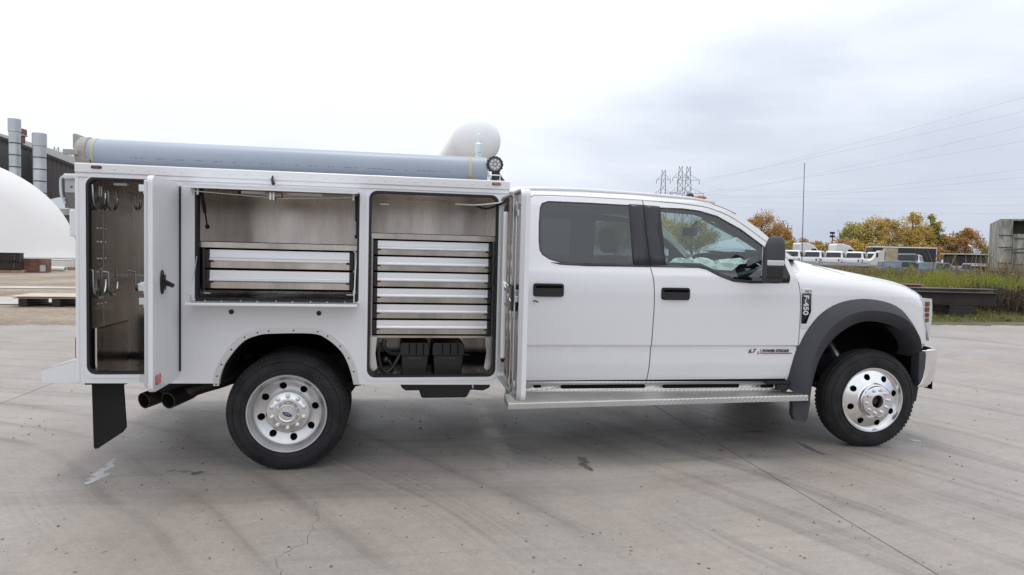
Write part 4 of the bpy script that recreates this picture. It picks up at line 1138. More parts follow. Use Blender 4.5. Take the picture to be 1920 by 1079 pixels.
# folded-up top leaf with its lock rods
leaf = MB().box(-.598, .462, YB - .185, YB - .006, 1.893, 1.905).box(-.598, .462, YB - .185, YB - .177, 1.880, 1.905).build('top_leaf', 'body_paint', TR, 0.002)
MB().box(-.58, .45, YB - .172, YB - .012, 1.8885, 1.8925).build('leaf_liner', 'aluminium', leaf)
lx = -.075
MB().tube([(-.57, YB - .10, 1.868), (lx - .02, YB - .06, 1.845)], .004, 6).build('lock_rod', 'zinc', leaf)
MB().tube([(lx + .02, YB - .06, 1.842), (.435, YB - .10, 1.862)], .004, 6).build('lock_rod', 'zinc', leaf)
MB().box(lx - .05, lx + .05, YB - .09, YB - .03, 1.848, 1.880).build('latch_box', 'brass', leaf, 0.004)
MB().box(lx - .025, lx - .012, YB - .095, YB - .02, 1.83, 1.88).box(lx - .005, lx + .006, YB - .095, YB - .02, 1.828, 1.88).build('latch_lever', 'zinc', leaf)
for x in (-.57, -.535, .43):
    MB().box(x - .006, x + .006, YB - .10, YB - .085, 1.845, 1.888).build('rod_guide', 'trim_aluminium', leaf)
MB().box(-.29, -.07, YB - .02, YB - .012, 1.868, 1.885).box(.0, .22, YB - .02, YB - .012, 1.868, 1.885).build('light_bar', 'white_trim', leaf)
MB().box(-.31, -.29, YB - .025, YB - .01, 1.866, 1.887).build('light_end', 'black_plastic', leaf)
MB().tube([(-.094, YB - .012, 1.99), (-.094, YB - .028, 1.965), (-.088, YB - .032, 1.945)], [.006, .008, .011], 8).sphere((-.086, YB - .032, 1.940), .012, 10, 8).build('leaf_latch', 'black_plastic', SB, smooth=True)

# right compartment: shelf and six drawers
yfr = -1.130
MB().box(.525, 1.42, -1.150, YD + .005, 1.628, 1.634).prism([(-1.150, 1.640), (-1.156, 1.636), (-1.156, 1.600), (-1.145, 1.598), (-1.145, 1.607), (-1.150, 1.63)], .525, 1.42, 'YZ').build('shelf', 'aluminium', CR)
for k in range(6):
    drawer(.588, 1.360, 1.588 - k * .1105, .1015, yfr, CR)
for x in (.548, 1.400):
    MB().box(x - .009, x + .009, -1.115, -.42, .915, 1.60).build('drawer_frame', 'aluminium', CR)
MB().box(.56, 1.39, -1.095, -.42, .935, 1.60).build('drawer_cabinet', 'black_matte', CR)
MB().box(.535, 1.41, -1.10, -.42, .910, .925).build('drawer_base', 'aluminium', CR)
for s, x in ((1, .537), (-1, 1.407)):
    MB().prism([(x, .92), (x + s * .055, .92), (x + s * .045, .80), (x + s * .06, .70), (x + s * .02, .66), (x, .66)], -1.12, -1.115).build('gusset', 'bright_aluminium', CR)
MB().box(.60, .66, -1.12, -1.06, 1.835, 1.842).build('compartment_lamp', 'white_trim', CR, 0.002)
MB().tube(smooth_line([(1.12, -1.10, 1.86), (1.25, -1.16, 1.853), (1.40, -1.22, 1.868), (1.45, -1.30, 1.88)], 4), .005, 6).build('lamp_wire', 'white_trim', CR)
MB().tube(smooth_line([(1.26, -1.08, 1.86), (1.33, -1.15, 1.83), (1.42, -1.24, 1.86), (1.445, -1.36, 1.88), (1.44, -1.43, 1.835)], 4), .007, 6).build('lamp_wire', 'black_plastic', CR)

# ---- doors of the two tall compartments, swung out square to the side
def corner_pts(w, z0, z1, r, n=5):
    return rrect(0, w, z0, z1, r, n)
# left door: outer face towards +X
DX = -.672; W_ = .485
ld = MB().prism([(YB - .012 - a, b) for a, b in corner_pts(W_, .655, 1.921, .045)], DX - .032, DX, 'YZ').build('compartment_door', 'body_paint', TR, 0.006, seg=3)
tag(ld, 'painted outer face of the swung-out rear compartment door')
MB().prism([(YB - .03 - a, b) for a, b in corner_pts(W_ - .04, .69, 1.90, .03)], DX - .036, DX - .0325, 'YZ').build('inner_panel', 'aluminium', ld)
MB().box(DX - .045, DX - .028, YB - W_ - .020, YB - W_ - .002, .69, 1.89).build('edge_strip', 'trim_aluminium', ld, 0.006, seg=3)
yl, zl = -1.545, 1.298
lt = MB().prism([(yl + .030 * math.cos(a) , zl + .072 * math.sin(a)) for a in np.linspace(0, 2 * PI, 28, endpoint=False)], DX, DX + .010, 'YZ').build('latch_dish', 'black_plastic', ld, 0.004)
MB().tube([(DX + .012, yl - .004, zl + .0), (DX + .03, yl + .01, zl - .008), (DX + .032, yl + .085, zl - .022)], [.020, .016, .013], 10).sphere((DX + .032, yl + .09, zl - .023), .015, 10, 8).box(DX + .004, DX + .02, yl - .02, yl + .018, zl - .045, zl + .045).build('latch_handle', 'black_plastic', ld, smooth=True)
MB().prism(rrect(-1.655, -1.565, .695, .752, .012), DX, DX + .005, 'YZ').build('reflector', 'red_lens', ld, 0.002)
# hinge side gap and rod ends at the free edge
MB().tube([(DX + .006, YB - .004, .70), (DX + .006, YB - .004, 1.90)], .006, 8).build('hinge', 'seal_rubber', ld)
for z in (1.845, 1.27, 1.19, .735):
    MB().box(DX - .085, DX - .036, YB - W_ + .02, YB - W_ + .05, z - .02, z + .02).box(DX - .05, DX - .034, YB - W_ - .012, YB - W_ + .03, z - .035, z - .005).build('door_catch', 'zinc', ld, 0.002)
MB().tube([(DX - .05, YB - W_ + .03, .72), (DX - .05, YB - W_ + .03, 1.86)], .005, 6).build('lock_rod', 'zinc', ld)
MB().tube([(DX - .06, YB - W_ + .05, 1.30), (DX - .10, YB - W_ + .06, 1.285), (DX - .10, YB - W_ + .07, 1.25)], .006, 6).build('lock_lever', 'zinc', ld)

# right door: inner face towards -X (what the camera sees)
EX = 1.452; W2 = .785
rdr = MB().prism([(YB - .012 - a, b) for a, b in corner_pts(W2, .643, 1.905, .045)], EX, EX + .030, 'YZ').build('compartment_door', 'body_paint', TR, 0.006, seg=3)
tag(rdr, 'bare aluminium inner face of the swung-out front compartment door')
MB().prism([(YB - .024 - a, b) for a, b in corner_pts(W2 - .03, .656, 1.893, .04)], EX - .004, EX - .0005, 'YZ').build('inner_panel', 'aluminium', rdr)
rim_o, rim_i = corner_pts(W2, .643, 1.905, .045), rrect(.014, W2 - .014, .657, 1.891, .033, 5)
fr = MB()
n_ = len(rim_o)
for xx in (EX - .026, EX + .0): fr.v += [(xx, YB - .012 - a, b) for a, b in rim_o] + [(xx, YB - .012 - a, b) for a, b in rim_i]
for i in range(n_):
    j = (i + 1) % n_
    fr.f += [(i, j, n_ + j, n_ + i), (i, 2 * n_ + i, 2 * n_ + j, j), (n_ + i, n_ + j, 3 * n_ + j, 3 * n_ + i)]
fr.build('door_rim', 'trim_aluminium', rdr, 0.002)
MB().box(EX - .030, EX - .004, YB - .55, YB - .50, .67, 1.89).build('stiffener', 'bright_aluminium', rdr, 0.004)
MB().box(EX - .018, EX - .004, YB - .36, YB - .30, .67, 1.89).build('stiffener', 'aluminium', rdr, 0.003)
MB().box(EX - .034, EX - .004, YB - .225, YB - .185, .81, 1.80).build('strip_light', 'white_trim', rdr, 0.012, seg=3)
MB().tube([(EX - .018, YB - .205, 1.80), (EX - .018, YB - .205, 1.845)], [.016, .007], 8).tube([(EX - .018, YB - .205, .81), (EX - .018, YB - .205, .785)], [.016, .008], 8).build('light_socket', 'black_plastic', rdr)
MB().tube([(EX - .030, YB - .68, .70), (EX - .030, YB - .68, 1.83)], .0055, 8).build('lock_rod', 'zinc', rdr, smooth=True)
for z in (1.80, 1.28, 1.15, .70):
    MB().box(EX - .034, EX - .006, YB - .70, YB - .63, z - .022, z + .022).build('door_catch', 'zinc', rdr, 0.003)
for z in (1.76, 1.25, .74):
    MB().box(EX - .04, EX - .02, YB - .76, YB - .71, z - .018, z + .018).build('rod_guide', 'zinc', rdr, 0.003)
MB().box(EX - .045, EX - .006, YB - .66, YB - .56, 1.17, 1.33).build('lock_case', 'black_plastic', rdr, 0.006)
MB().box(EX - .06, EX - .044, YB - .64, YB - .60, 1.19, 1.31).box(EX - .075, EX - .058, YB - .62, YB - .55, 1.29, 1.31).box(EX - .075, EX - .058, YB - .62, YB - .56, 1.20, 1.215).build('lock_lever', 'brass', rdr, 0.002)
MB().tube([(EX - .05, YB - .58, 1.32), (EX - .075, YB - .52, 1.345), (EX - .05, YB - .66, 1.23)], .005, 6).build('lock_link', 'zinc', rdr)
rv = MB()
for z in np.arange(.72, 1.88, .095): rv.lathe([(.006, 0), (.005, -.004), (.001, -.005)], (EX - .0045, YB - .075, z), 8, 'X')
tag(rv.build('rivets', 'zinc', rdr), kind='stuff')
MB().tube([(EX - .004, YB - .004, .68), (EX - .004, YB - .004, 1.88)], .008, 8).build('hinge', 'trim_aluminium', rdr)

# ---- rear end: tread-plate bumper, lamps, mudflaps, side box
bp = MB().prism([(-1.505, .618), (-1.505, .705), (-1.284, .770), (-1.284, .618)], -1.165, 1.165).build('rear_bumper', 'body_paint', TR, 0.004)
MB().grid([[(-1.505, y, .7065), (-1.283, y, .772)] for y in (-1.165, 1.165)]).build('bumper_tread', 'tread_plate', bp, recalc=False, solid=.004)
for y in (-1.16, 1.16):
    MB().box(-1.30, -1.283, y - .03, y + .03, .78, .92).build('tail_light', 'red_lens', TR, 0.008, seg=3)
MB().box(-1.365, -1.284, -1.10, -.98, 1.56, 1.735).build('rear_light_box', 'body_paint', TR, 0.01, seg=3)
for s in (-1, 1):
    f = plate('mudflap', [(-1.270, .60), (-1.085, .60), (-1.075, .275), (-1.10, .240), (-1.250, .135), (-1.268, .133), (-1.274, .15)], [], lambda x, z: -1.02 + .05 * (1 - z / .6) + .03 * math.sin((x + 1.27) * 12), 'mudflap_rubber', TR, 0.012, (-1.22, -1.17, -1.12), (.2, .3, .4, .5), 0.003)
    if s > 0: f.scale = (1, -1, 1)
MB().box(-1.30, -1.05, -1.05, -.5, .585, .612).build('flap_hanger', 'underbody', TR)

# ---- work light on the front corner
wl_ = MB(); c = (1.395, -1.10, 2.147)
wl_.lathe([(.001, .045), (.030, .045), (.046, .020), (.057, .0), (.057, -.012), (.047, -.014), (.045, -.006), (.001, -.006)], c, 28)
for k in range(14):
    a = 2 * PI * k / 14; wl_.box(c[0] + .057 * math.cos(a) - .004, c[0] + .057 * math.cos(a) + .004, c[1] - .008, c[1] + .018, c[2] + .057 * math.sin(a) - .004, c[2] + .057 * math.sin(a) + .004)
wk = wl_.build('work_light', 'black_plastic', TR, smooth=True)
MB().lathe([(.0445, -.0065), (.001, -.0068)], c, 24).build('lens', 'lamp_lens', wk, smooth=True)
for k in range(9):
    R0, a = ((.0, 0) if k == 0 else (.029, 2 * PI * k / 8))
    MB().lathe([(.0105, -.006), (.009, -.011), (.001, -.012)], (c[0] + R0 * math.cos(a), c[1], c[2] + R0 * math.sin(a)), 12).build('led', 'led_glass', wk, smooth=True)
MB().box(1.375, 1.415, -1.12, -1.08, 2.03, 2.095).build('lamp_bracket', 'exhaust_steel', wk, 0.004)
MB().tube([(1.352, -1.16, 2.024), (1.352, -1.16, 2.066), (1.425, -1.16, 2.066), (1.425, -1.16, 2.024)], .0045, 6).build('lamp_hoop', 'white_trim', wk)
MB().tube(smooth_line([(1.42, -1.05, 2.09), (1.45, -1.0, 2.06), (1.49, -.95, 2.02), (1.50, -.9, 1.97)], 4), .02, 8).build('lamp_cable', 'black_plastic', wk, smooth=True)
# valve fitting standing on the roof
vf = MB().tube([(1.50, -.30, 2.08), (1.44, -.35, 2.17), (1.375, -.40, 2.235), (1.36, -.40, 2.275)], .022, 10).build('relief_valve', 'zinc', TR, smooth=True)
MB().lathe([(.020, .0), (.026, .005), (.026, .03), (.020, .035), (.020, .05), (.030, .055), (.030, .12), (.022, .13), (.022, .15), (.010, .155), (.008, .19), (.012, .195), (.004, .21)], (1.36, -.40, 2.275), 14, 'Z').build('valve_body', 'zinc', vf, smooth=True)
MB().tube([(1.50, -.30, 1.98), (1.50, -.30, 2.09)], .02, 8).build('valve_stem', 'zinc', vf)

# ================================================================== loose things carried by the truck
pp = tag(empty('storage_tube', (0, -1.0, 2.02)), 'long grey plastic pipe strapped along the top of the service body', 'pipe')
def at_pipe(o): o.matrix_parent_inverse = Matrix.Translation((0, 1.0, -2.02)); return o
Ry, Rz = -1.0, 2.105
at_pipe(MB().lathe([(.094, -1.285), (.100, -1.285), (.100, 1.345), (.094, 1.345), (.094, -1.285)], (0, Ry, Rz), 40, 'X').build('pipe', 'pvc_grey', pp, smooth=True))
at_pipe(MB().lathe([(.001, -1.345), (.060, -1.345), (.098, -1.335), (.108, -1.325), (.108, -1.27), (.101, -1.268)], (0, Ry, Rz + .0), 36, 'X').build('end_cap', 'pvc_cap', pp, smooth=True))
at_pipe(MB().box(-1.385, -1.30, Ry - .135, Ry - .100, Rz - .022, Rz + .010).build('cap_latch', 'pvc_cap', pp, 0.003))
at_pipe(MB().box(-1.35, -1.325, Ry - .08, Ry + .08, Rz + .02, Rz + .118).build('cap_handle', 'pvc_cap', pp, 0.006))
for x in (-1.232, 1.222):
    b = MB()
    rows = []
    for a in np.linspace(R_(-60), R_(240), 31): rows.append([(x + d, Ry - .1025 * math.cos(a), Rz + .1025 * math.sin(a)) for d in (-.011, .011)])
    b.grid(rows)
    st_ = at_pipe(b.build('strap', 'strap_webbing', pp, recalc=False, solid=.003))
    at_pipe(MB().box(x - .02, x + .03, -1.20, -1.17, 2.024, 2.05).build('strap_buckle', 'brass', pp, 0.003))
# faint factory print along the pipe: rows of tiny dashes
dash = MB(); rnd = random.Random(4); x = -1.0
while x < 1.1:
    L = rnd.uniform(.008, .03); a = R_(-14); dash.box(x, x + L, Ry - .1008 * math.cos(a), Ry - .1002 * math.cos(a), Rz + .1 * math.sin(a) - .0018, Rz + .1 * math.sin(a) + .0018)
    x += L + rnd.choice((.008, .012, .07, .015))
tag(at_pipe(dash.build('factory_print', 'print_ink', pp)), kind='stuff')

def battery_box(x0, x1, label):
    o = tag(empty('battery_box', ((x0 + x1) / 2, -1.0, .646)), label, 'battery box', 'battery boxes in the bottom of the drawer compartment')
    inv = Matrix.Translation((-(x0 + x1) / 2, 1.0, -.646))
    def P(q): q.matrix_parent_inverse = inv; return q
    P(MB().prism([(x0 + .012, .647), (x1 - .012, .647), (x1 - .002, .785), (x0 + .002, .785)], -1.075, -.80).build('case', 'black_plastic', o, 0.008))
    P(MB().prism([(x0 - .006, .782), (x1 + .006, .782), (x1 + .004, .85), (x1 - .006, .872), (x0 + .006, .872), (x0 - .004, .85)], -1.085, -.79).build('lid', 'black_plastic', o, 0.008))
    for k in (.30, .55, .80):
        xx = x0 + (x1 - x0) * k
        P(MB().box(xx - .004, xx + .004, -1.091, -1.08, .79, .868).build('lid_rib', 'black_matte', o, 0.002))
    xm = (x0 + x1) / 2
    P(MB().box(xm - .05, xm + .05, -1.083, -1.074, .755, .767).build('handle_lip', 'flare_plastic', o, 0.002))
battery_box(.757, .955, 'left black plastic battery box under the six drawers')
battery_box(.985, 1.205, 'right black plastic battery box under the six drawers, next to the open door')
MB().tube(smooth_line([(.76, -1.06, .79), (.69, -1.10, .80), (.64, -1.12, .85), (.645, -1.11, .90)], 5), .016, 8).build('battery_cable', 'black_plastic', CR, smooth=True)
MB().tube(smooth_line([(.62, -1.11, .88), (.605, -1.12, .80), (.625, -1.125, .70), (.66, -1.12, .672), (.70, -1.11, .70), (.735, -1.10, .76), (.76, -1.06, .80)], 5), .013, 8).build('battery_cable', 'black_plastic', CR, smooth=True)
MB().tube(smooth_line([(.65, -1.10, .76), (.68, -1.11, .745), (.70, -1.10, .69), (.69, -1.09, .66)], 5), .012, 8).sphere((.655, -1.105, .755), .026, 10, 8).build('cable_plug', 'black_plastic', CR, smooth=True)
MB().tube([(1.20, -1.07, .785), (1.24, -1.09, .788)], .008, 6).build('battery_cable', 'black_plastic', CR)

# crumpled clear plastic left on the dashboard
rnd = random.Random(11); rows = []
for i in range(14):
    rows.append([(3.42 + .036 * j + rnd.uniform(-.01, .01), -.75 + .11 * i + rnd.uniform(-.02, .02), 1.425 + .04 * math.sin(j * .35) + (0.02 + rnd.uniform(0, .05)) * math.sin(PI * j / 11)) for j in range(12)])
tag(MB().grid(rows).build('plastic_sheet', 'plastic_wrap', None, recalc=False, solid=.002), 'crumpled pale plastic sheet lying on the truck dashboard', 'plastic sheet')

# ================================================================== background, left
mat('dome_fabric', (0.88, 0.88, 0.88), 0.6, var=(0.25, 0.96, 1.0))
mat('concrete_block', (0.55, 0.54, 0.52), 0.85, var=(1.5, 0.85, 1.05))
mat('steel_cladding', (0.115, 0.105, 0.102), 0.55, var=(0.3, 0.9, 1.06))
mat('dark_cladding', (0.040, 0.041, 0.046), 0.6, var=(0.3, 0.9, 1.1))
mat('roof_trim', (0.05, 0.045, 0.045), 0.6)
mat('galvanised', (0.46, 0.48, 0.50), 0.42, 0.7, var=(0.8, 0.85, 1.08))
mat('pale_metal', (0.34, 0.35, 0.36), 0.6, var=(0.7, 0.9, 1.05))
mat('weathered_wood', (0.30, 0.22, 0.14), 0.9, var=(4, 0.6, 1.2))
mat('plywood', (0.52, 0.45, 0.38), 0.8, var=(2, 0.8, 1.1))
mat('rust_steel', (0.15, 0.075, 0.055), 0.8, var=(3, 0.6, 1.4))
mat('dark_steel', (0.020, 0.014, 0.012), 0.65, var=(2, 0.7, 1.5))
mat('worn_steel', (0.17, 0.16, 0.15), 0.7, var=(2, 0.6, 1.3))
mat('rust_pink', (0.30, 0.175, 0.14), 0.8, var=(2, 0.6, 1.2))
mat('lattice_steel', (0.16, 0.15, 0.17), 0.6, 0.3)
mat('wire_grey', (0.30, 0.30, 0.33), 0.6)
mat('white_vehicle', (0.72, 0.73, 0.74), 0.35, coat=0.4)
mat('vehicle_glass', (0.02, 0.022, 0.026), 0.12)
mat('pole_wood', (0.10, 0.085, 0.075), 0.9)
mat('tank_white', (0.82, 0.84, 0.88), 0.4)
mat('off_white', (0.66, 0.65, 0.62), 0.6, var=(2, 0.88, 1.05))

# fabric storage shelter: a long barrel vault on a low block wall
dm = tag(empty('storage_dome', (-25.6, 39.0, 0)), 'big smooth white rounded storage dome at the left edge', 'storage dome')
dm.rotation_euler = (0, 0, R_(26))
cx_, rr_, hh_ = 0, 7.05, 6.55
arc = [(rr_ * math.cos(a), .55 + (hh_ - .55) * math.sin(a)) for a in np.linspace(0, PI, 41)]
MB().grid([[(x, y, z) for x, z in arc] for y in (0, 6, 12, 18, 24)]).build('vault', 'dome_fabric', dm, smooth=True, recalc=False)
rows = []
for k in np.linspace(0, 1, 9):
    q = math.sin(k * PI / 2); rows.append([(x * (1 - k) , -1.2 * math.sqrt(max(0, 1 - (1 - k) ** 2)), .55 + (z - .55) * (1 - k)) for x, z in arc])
MB().grid(rows).build('end_wall', 'dome_fabric', dm, smooth=True, recalc=False)
MB().box(-7.2, 7.2, -1.4, 24.2, -.03, .56).build('base_wall', 'concrete_block', dm, 0.03)

# dark clad factory behind it
fb = tag(empty('factory_building', (-34, 78, 0)), 'dark brown metal-clad factory building with sloping roofline behind the dome', 'building')
def PF(q, loc): q.matrix_parent_inverse = Matrix.Translation([-c for c in loc]); return q
fl = (-34, 78, 0)
def fpart(b, nm, m_, **k): return PF(b.build(nm, m_, fb, **k), fl)
ridge = [(-62, 15.9), (-52, 16.0), (-40.0, 12.15), (-28, 7.55), (-20, 4.4), (-20, 0), (-62, 0)]
fpart(MB().prism([(a, b - .0) for a, b in ridge], 77.5, 110), 'wall', 'steel_cladding')
for x in np.arange(-46, -20.5, .45):
    top = float(np.interp(x, [-52, -40, -28, -20], [16, 12.15, 7.55, 4.4])) - .12
    fpart(MB().box(x - .06, x + .06, 77.44, 77.5, 0, top), 'cladding_rib', 'steel_cladding')
for (xa, za), (xb, zb) in zip(ridge[1:4], ridge[2:5]):
    fpart(MB().bar((xa, 77.3, za + .05), (xb, 77.3, zb + .05), .5, .28), 'roof_edge', 'roof_trim')
db = tag(empty('factory_annex', (-46, 70, 0)), 'nearly black clad annex at the far left edge, beside the first flue stack', 'building')
db_l = (-46, 70, 0)
PF(MB().prism([(-60, 14.6), (-50, 13.6), (-38.0, 11.05), (-38.0, 0), (-60, 0)], 70, 76).build('wall', 'dark_cladding', db), db_l)
for x in np.arange(-48, -38.1, .55): PF(MB().box(x - .05, x + .05, 69.95, 70, 0, float(np.interp(x, [-50, -38], [13.6, 11.05]))).build('cladding_rib', 'dark_cladding', db), db_l)
# low lean-to with a pale roof
lt_ = tag(empty('lean_to', (-27, 56, 0)), 'low shed with a pale sloping roof between dome and truck', 'shed')
lt_l = (-27, 56, 0)
PF(MB().prism([(-29, 4.2), (-22, 4.0), (-22, 0), (-29, 0)], 56.5, 62).build('wall', 'steel_cladding', lt_), lt_l)
PF(MB().add([(-29.5, 56.2, 4.35), (-21.5, 56.2, 4.1), (-21.5, 63, 5.35), (-29.5, 63, 5.6)], [(0, 1, 2, 3)]).build('roof', 'pale_metal', lt_, solid=.12), lt_l)
PF(MB().box(-29.5, -21.5, 56.05, 56.2, 3.75, 4.25).build('gutter', 'pale_metal', lt_), lt_l)
# duct
du = tag(empty('air_duct', (-25.2, 55, 4.3)), 'grey horizontal air duct with a bent down-pipe above the low shed', 'duct')
du_l = (-25.2, 55, 4.3)
PF(MB().tube([(-25.55, 55, 6.82), (-22.5, 54.8, 6.85)], .24, 14).build('duct', 'galvanised', du, smooth=True), du_l)
PF(MB().tube(smooth_line([(-25.5, 55, 6.85), (-25.8, 55, 6.7), (-25.85, 55, 6.2), (-25.8, 55, 5.3), (-25.5, 55, 4.6)], 4), .11, 8).build('down_pipe', 'galvanised', du, smooth=True), du_l)
PF(MB().box(-25.6, -22.5, 55.1, 56, 5.55, 6.6).build('filter_housing', 'pale_metal', du), du_l)
PF(MB().box(-25.6, -22.5, 55.1, 56, 4.3, 5.5).build('filter_base', 'steel_cladding', du), du_l)
for x in (-25.1, -24.6): PF(MB().lathe([(.09, 0), (.07, -.06), (.01, -.06)], (x, 55.1, 6.0), 10).build('flange', 'roof_trim', du), du_l)

def flue(x, y, top, r, label):
    o = tag(empty('flue_stack', (x, y, 0)), label, 'flue stack', 'galvanised flue stacks behind the dome')
    MB().lathe([(r * .93, 0), (r * .93, top - 1.05)], n=28, axis='Z').build('pipe', 'galvanised', o, smooth=True)
    MB().lathe([(r * .93, top - 1.1), (r * 1.04, top - 1.05), (r * 1.04, top), (r * .98, top), (r * .98, top - .8)], n=28, axis='Z').build('collar', 'galvanised', o, smooth=True)
    z = top - 1.05
    while z > 2:
        MB().lathe([(r * .93, -.05), (r * .98, -.04), (r * .98, .04), (r * .93, .05)], (0, 0, z), 28, 'Z').build('band', 'roof_trim', o, smooth=True); z -= 1.0
    return o
flue(-31.19, 59.12, 11.85, .455, 'taller galvanised flue stack with banded joints, left of the two')
flue(-29.08, 58.69, 10.68, .52, 'shorter galvanised flue stack with banded joints, nearer the truck')
vt = tag(empty('roof_vent', (-33.6, 65, 0)), 'small dark square roof fan beside the taller flue stack', 'roof vent')
PF(MB().box(-33.95, -33.2, 64.6, 65.4, 11.35, 11.9).box(-33.85, -33.3, 64.7, 65.3, 10.6, 11.25).box(-34.1, -33.9, 64.9, 65.1, 0, 11.4).build('fan_box', 'rust_steel', vt, 0.03), (-33.6, 65, 0))
PF(MB().box(-33.98, -33.17, 64.57, 65.43, 11.25, 11.36).build('fan_flange', 'pale_metal', vt), (-33.6, 65, 0))

def pallet(x, y, w, d, rz, label, z=0.0):
    o = tag(empty('pallet', (x, y, z - .02), rz), label, 'pallet')
    for k in range(7):
        xx = -w / 2 + (k + .5) * w / 7; MB().box(xx - w / 17, xx + w / 17, -d / 2, d / 2, .10, .125).build('board', 'weathered_wood', o)
    for yy in (-d / 2 + .05, 0, d / 2 - .05): MB().box(-w / 2, w / 2, yy - .04, yy + .04, .0, .10).build('bearer', 'weathered_wood', o)
    return o
pallet(-17.75, 31.0, 1.5, 1.1, .25, 'wooden pallet under the black stacked crates by the dome')
def crate(x, y, z, w, d, h, m_, label, rz=.25, lid=True):
    o = tag(empty('crate', (x, y, z), rz), label, 'crate')
    MB().box(-w / 2, w / 2, -d / 2, d / 2, 0, h * .86).build('box', m_, o, 0.03)
    MB().box(-w / 2 - .02, w / 2 + .02, -d / 2 - .02, d / 2 + .02, h * .87, h).build('lid', m_, o, 0.02)
    for xx in (-w * .3, w * .3): MB().box(xx - .03, xx + .03, -d / 2 - .05, -d / 2 - .0, .05, h * .8).build('strap', 'roof_trim', o)
    return o
crate(-17.80, 31.0, .11, 1.25, .9, .42, 'dark_steel', 'lower black crate of the stack on a pallet by the dome')
crate(-17.72, 31.0, .54, 1.05, .8, .40, 'dark_steel', 'upper black crate of the stack on a pallet by the dome')
bx = tag(empty('steel_bin', (-16.95, 31.9, -.02), .22), 'rusty brown open steel bin beside the black crates', 'bin')
for nm, q in (('floor', (-.6, .55, -.5, .5, .0, .05)), ('side', (-.6, .25, -.5, -.45, .05, .66)), ('side', (-.6, .55, .45, .5, .05, .66)), ('side', (-.6, -.55, -.45, .45, .05, .66)), ('side', (.5, .55, -.45, .45, .05, .66)), ('side', (.25, .55, -.5, -.45, .40, .66))):
    MB().box(*q).build(nm, 'rust_steel', bx)
MB().box(.25, .5, -.44, -.40, .05, .40).build('liner', 'concrete_block', bx)
tb = tag(MB().lathe([(.09, -1.0), (.12, -1.0), (.12, 1.0), (.09, 1.0), (.09, -1.0)], (0, 0, .12), 16, 'X').build('culvert_pipe', 'off_white', smooth=True), 'pale pipe lying on the ground between rusty bin and white block', 'pipe')
tb.location = (-17.3, 34.0, -.02); tb.rotation_euler = (0, 0, -.35)
pallet(-17.55, 36.2, 1.6, 1.2, .2, 'wooden pallet carrying the small white block near the dome')
wb = tag(empty('foam_block', (-17.6, 36.2, .11), .2), 'small white wrapped block on a pallet near the dome', 'block')
MB().box(-.48, .48, -.4, .4, 0, .40).build('block', 'off_white', wb, 0.03); MB().box(-.50, .50, -.42, .42, .40, .43).build('top_sheet', 'off_white', wb)
pallet(-15.9, 36.2, 1.3, 1.0, .1, 'wooden pallet half hidden behind the rear corner of the truck')
ps = tag(empty('plywood_stack', (-6.9, 12.55, -.02), .06), 'pale plywood sheets laid on dark beams at the edge of the yard', 'plywood stack')
for k, (dx, dy) in enumerate(((0, 0), (.12, .06), (-.05, -.04))):
    MB().box(-1.25 + dx, 1.25 + dx, -.62 + dy, .62 + dy, .19 + .02 * k, .206 + .02 * k).build('sheet', 'plywood', ps)
for x in (-1.05, -.35, .35, 1.0): MB().box(x - .09, x + .09, -.6, .6, .0, .185).build('bearer', 'dark_steel', ps)

# big white gas tank behind the truck
gt = tag(empty('gas_tank', (3.58, 18.6, 0)), 'large white cylindrical gas tank with a domed end rising behind the truck', 'tank')
gt.rotation_euler = (0, 0, R_(1.5))
MB().lathe([(.001, -.42), (.22, -.40), (.44, -.345), (.66, -.25), (.80, -.12), (.86, 0), (.86, 9.0), (.64, 9.25), (.001, 9.4)], (0, 0, 5.52), 48, 'Y').build('vessel', 'tank_white', gt, smooth=True)
for y in (1.6, 7.2):
    MB().box(-.7, .7, y - .12, y + .12, 4.0, 4.88).box(-.62, -.42, y - .1, y + .1, 0, 4.0).box(.42, .62, y - .1, y + .1, 0, 4.0).build('saddle', 'pale_metal', gt)

# ================================================================== background, right
# steel beams stacked on blocks at the edge of the weeds
def ibeam(L, h, w, t=.02):
    return MB().box(-L / 2, L / 2, -w / 2, w / 2, 0, t).box(-L / 2, L / 2, -w / 2, w / 2, h - t, h).box(-L / 2, L / 2, -t / 2, t / 2, t, h - t)
def beam(x, y, z, L, h, w, rz, m_, label):
    o = tag(ibeam(L, h, w).build('steel_beam', m_), label, 'beam', 'steel beams stacked beside the yard'); o.location = (x, y, z); o.rotation_euler = (0, 0, rz)
beam(15.55, 11.75, .34, 5.2, .36, .26, R_(-10), 'dark_steel', 'nearest black steel beam of the stack, resting on a block')
beam(15.75, 12.30, .46, 5.9, .33, .30, R_(-6), 'worn_steel', 'grey worn steel beam second from the yard, poking out past the nearest one')
beam(13.6, 12.9, .60, 6.2, .28, .34, R_(-7), 'rust_pink', 'rusty red steel beam lying behind the black ones')
for i, (x, y, lb) in enumerate(((17.1, 11.75, 'dark support block under the right end of the beams'), (13.6, 12.6, 'dark support block under the beams, hidden side behind the truck nose'))):
    o = tag(MB().box(-.42, .42, -.45, .45, 0, .20).box(-.36, .36, -.40, .40, .20, .33).build('support_block', 'dark_steel', None, 0.01), lb, 'block'); o.location = (x, y, ground_z(x, y)); o.rotation_euler = (0, 0, -.15)

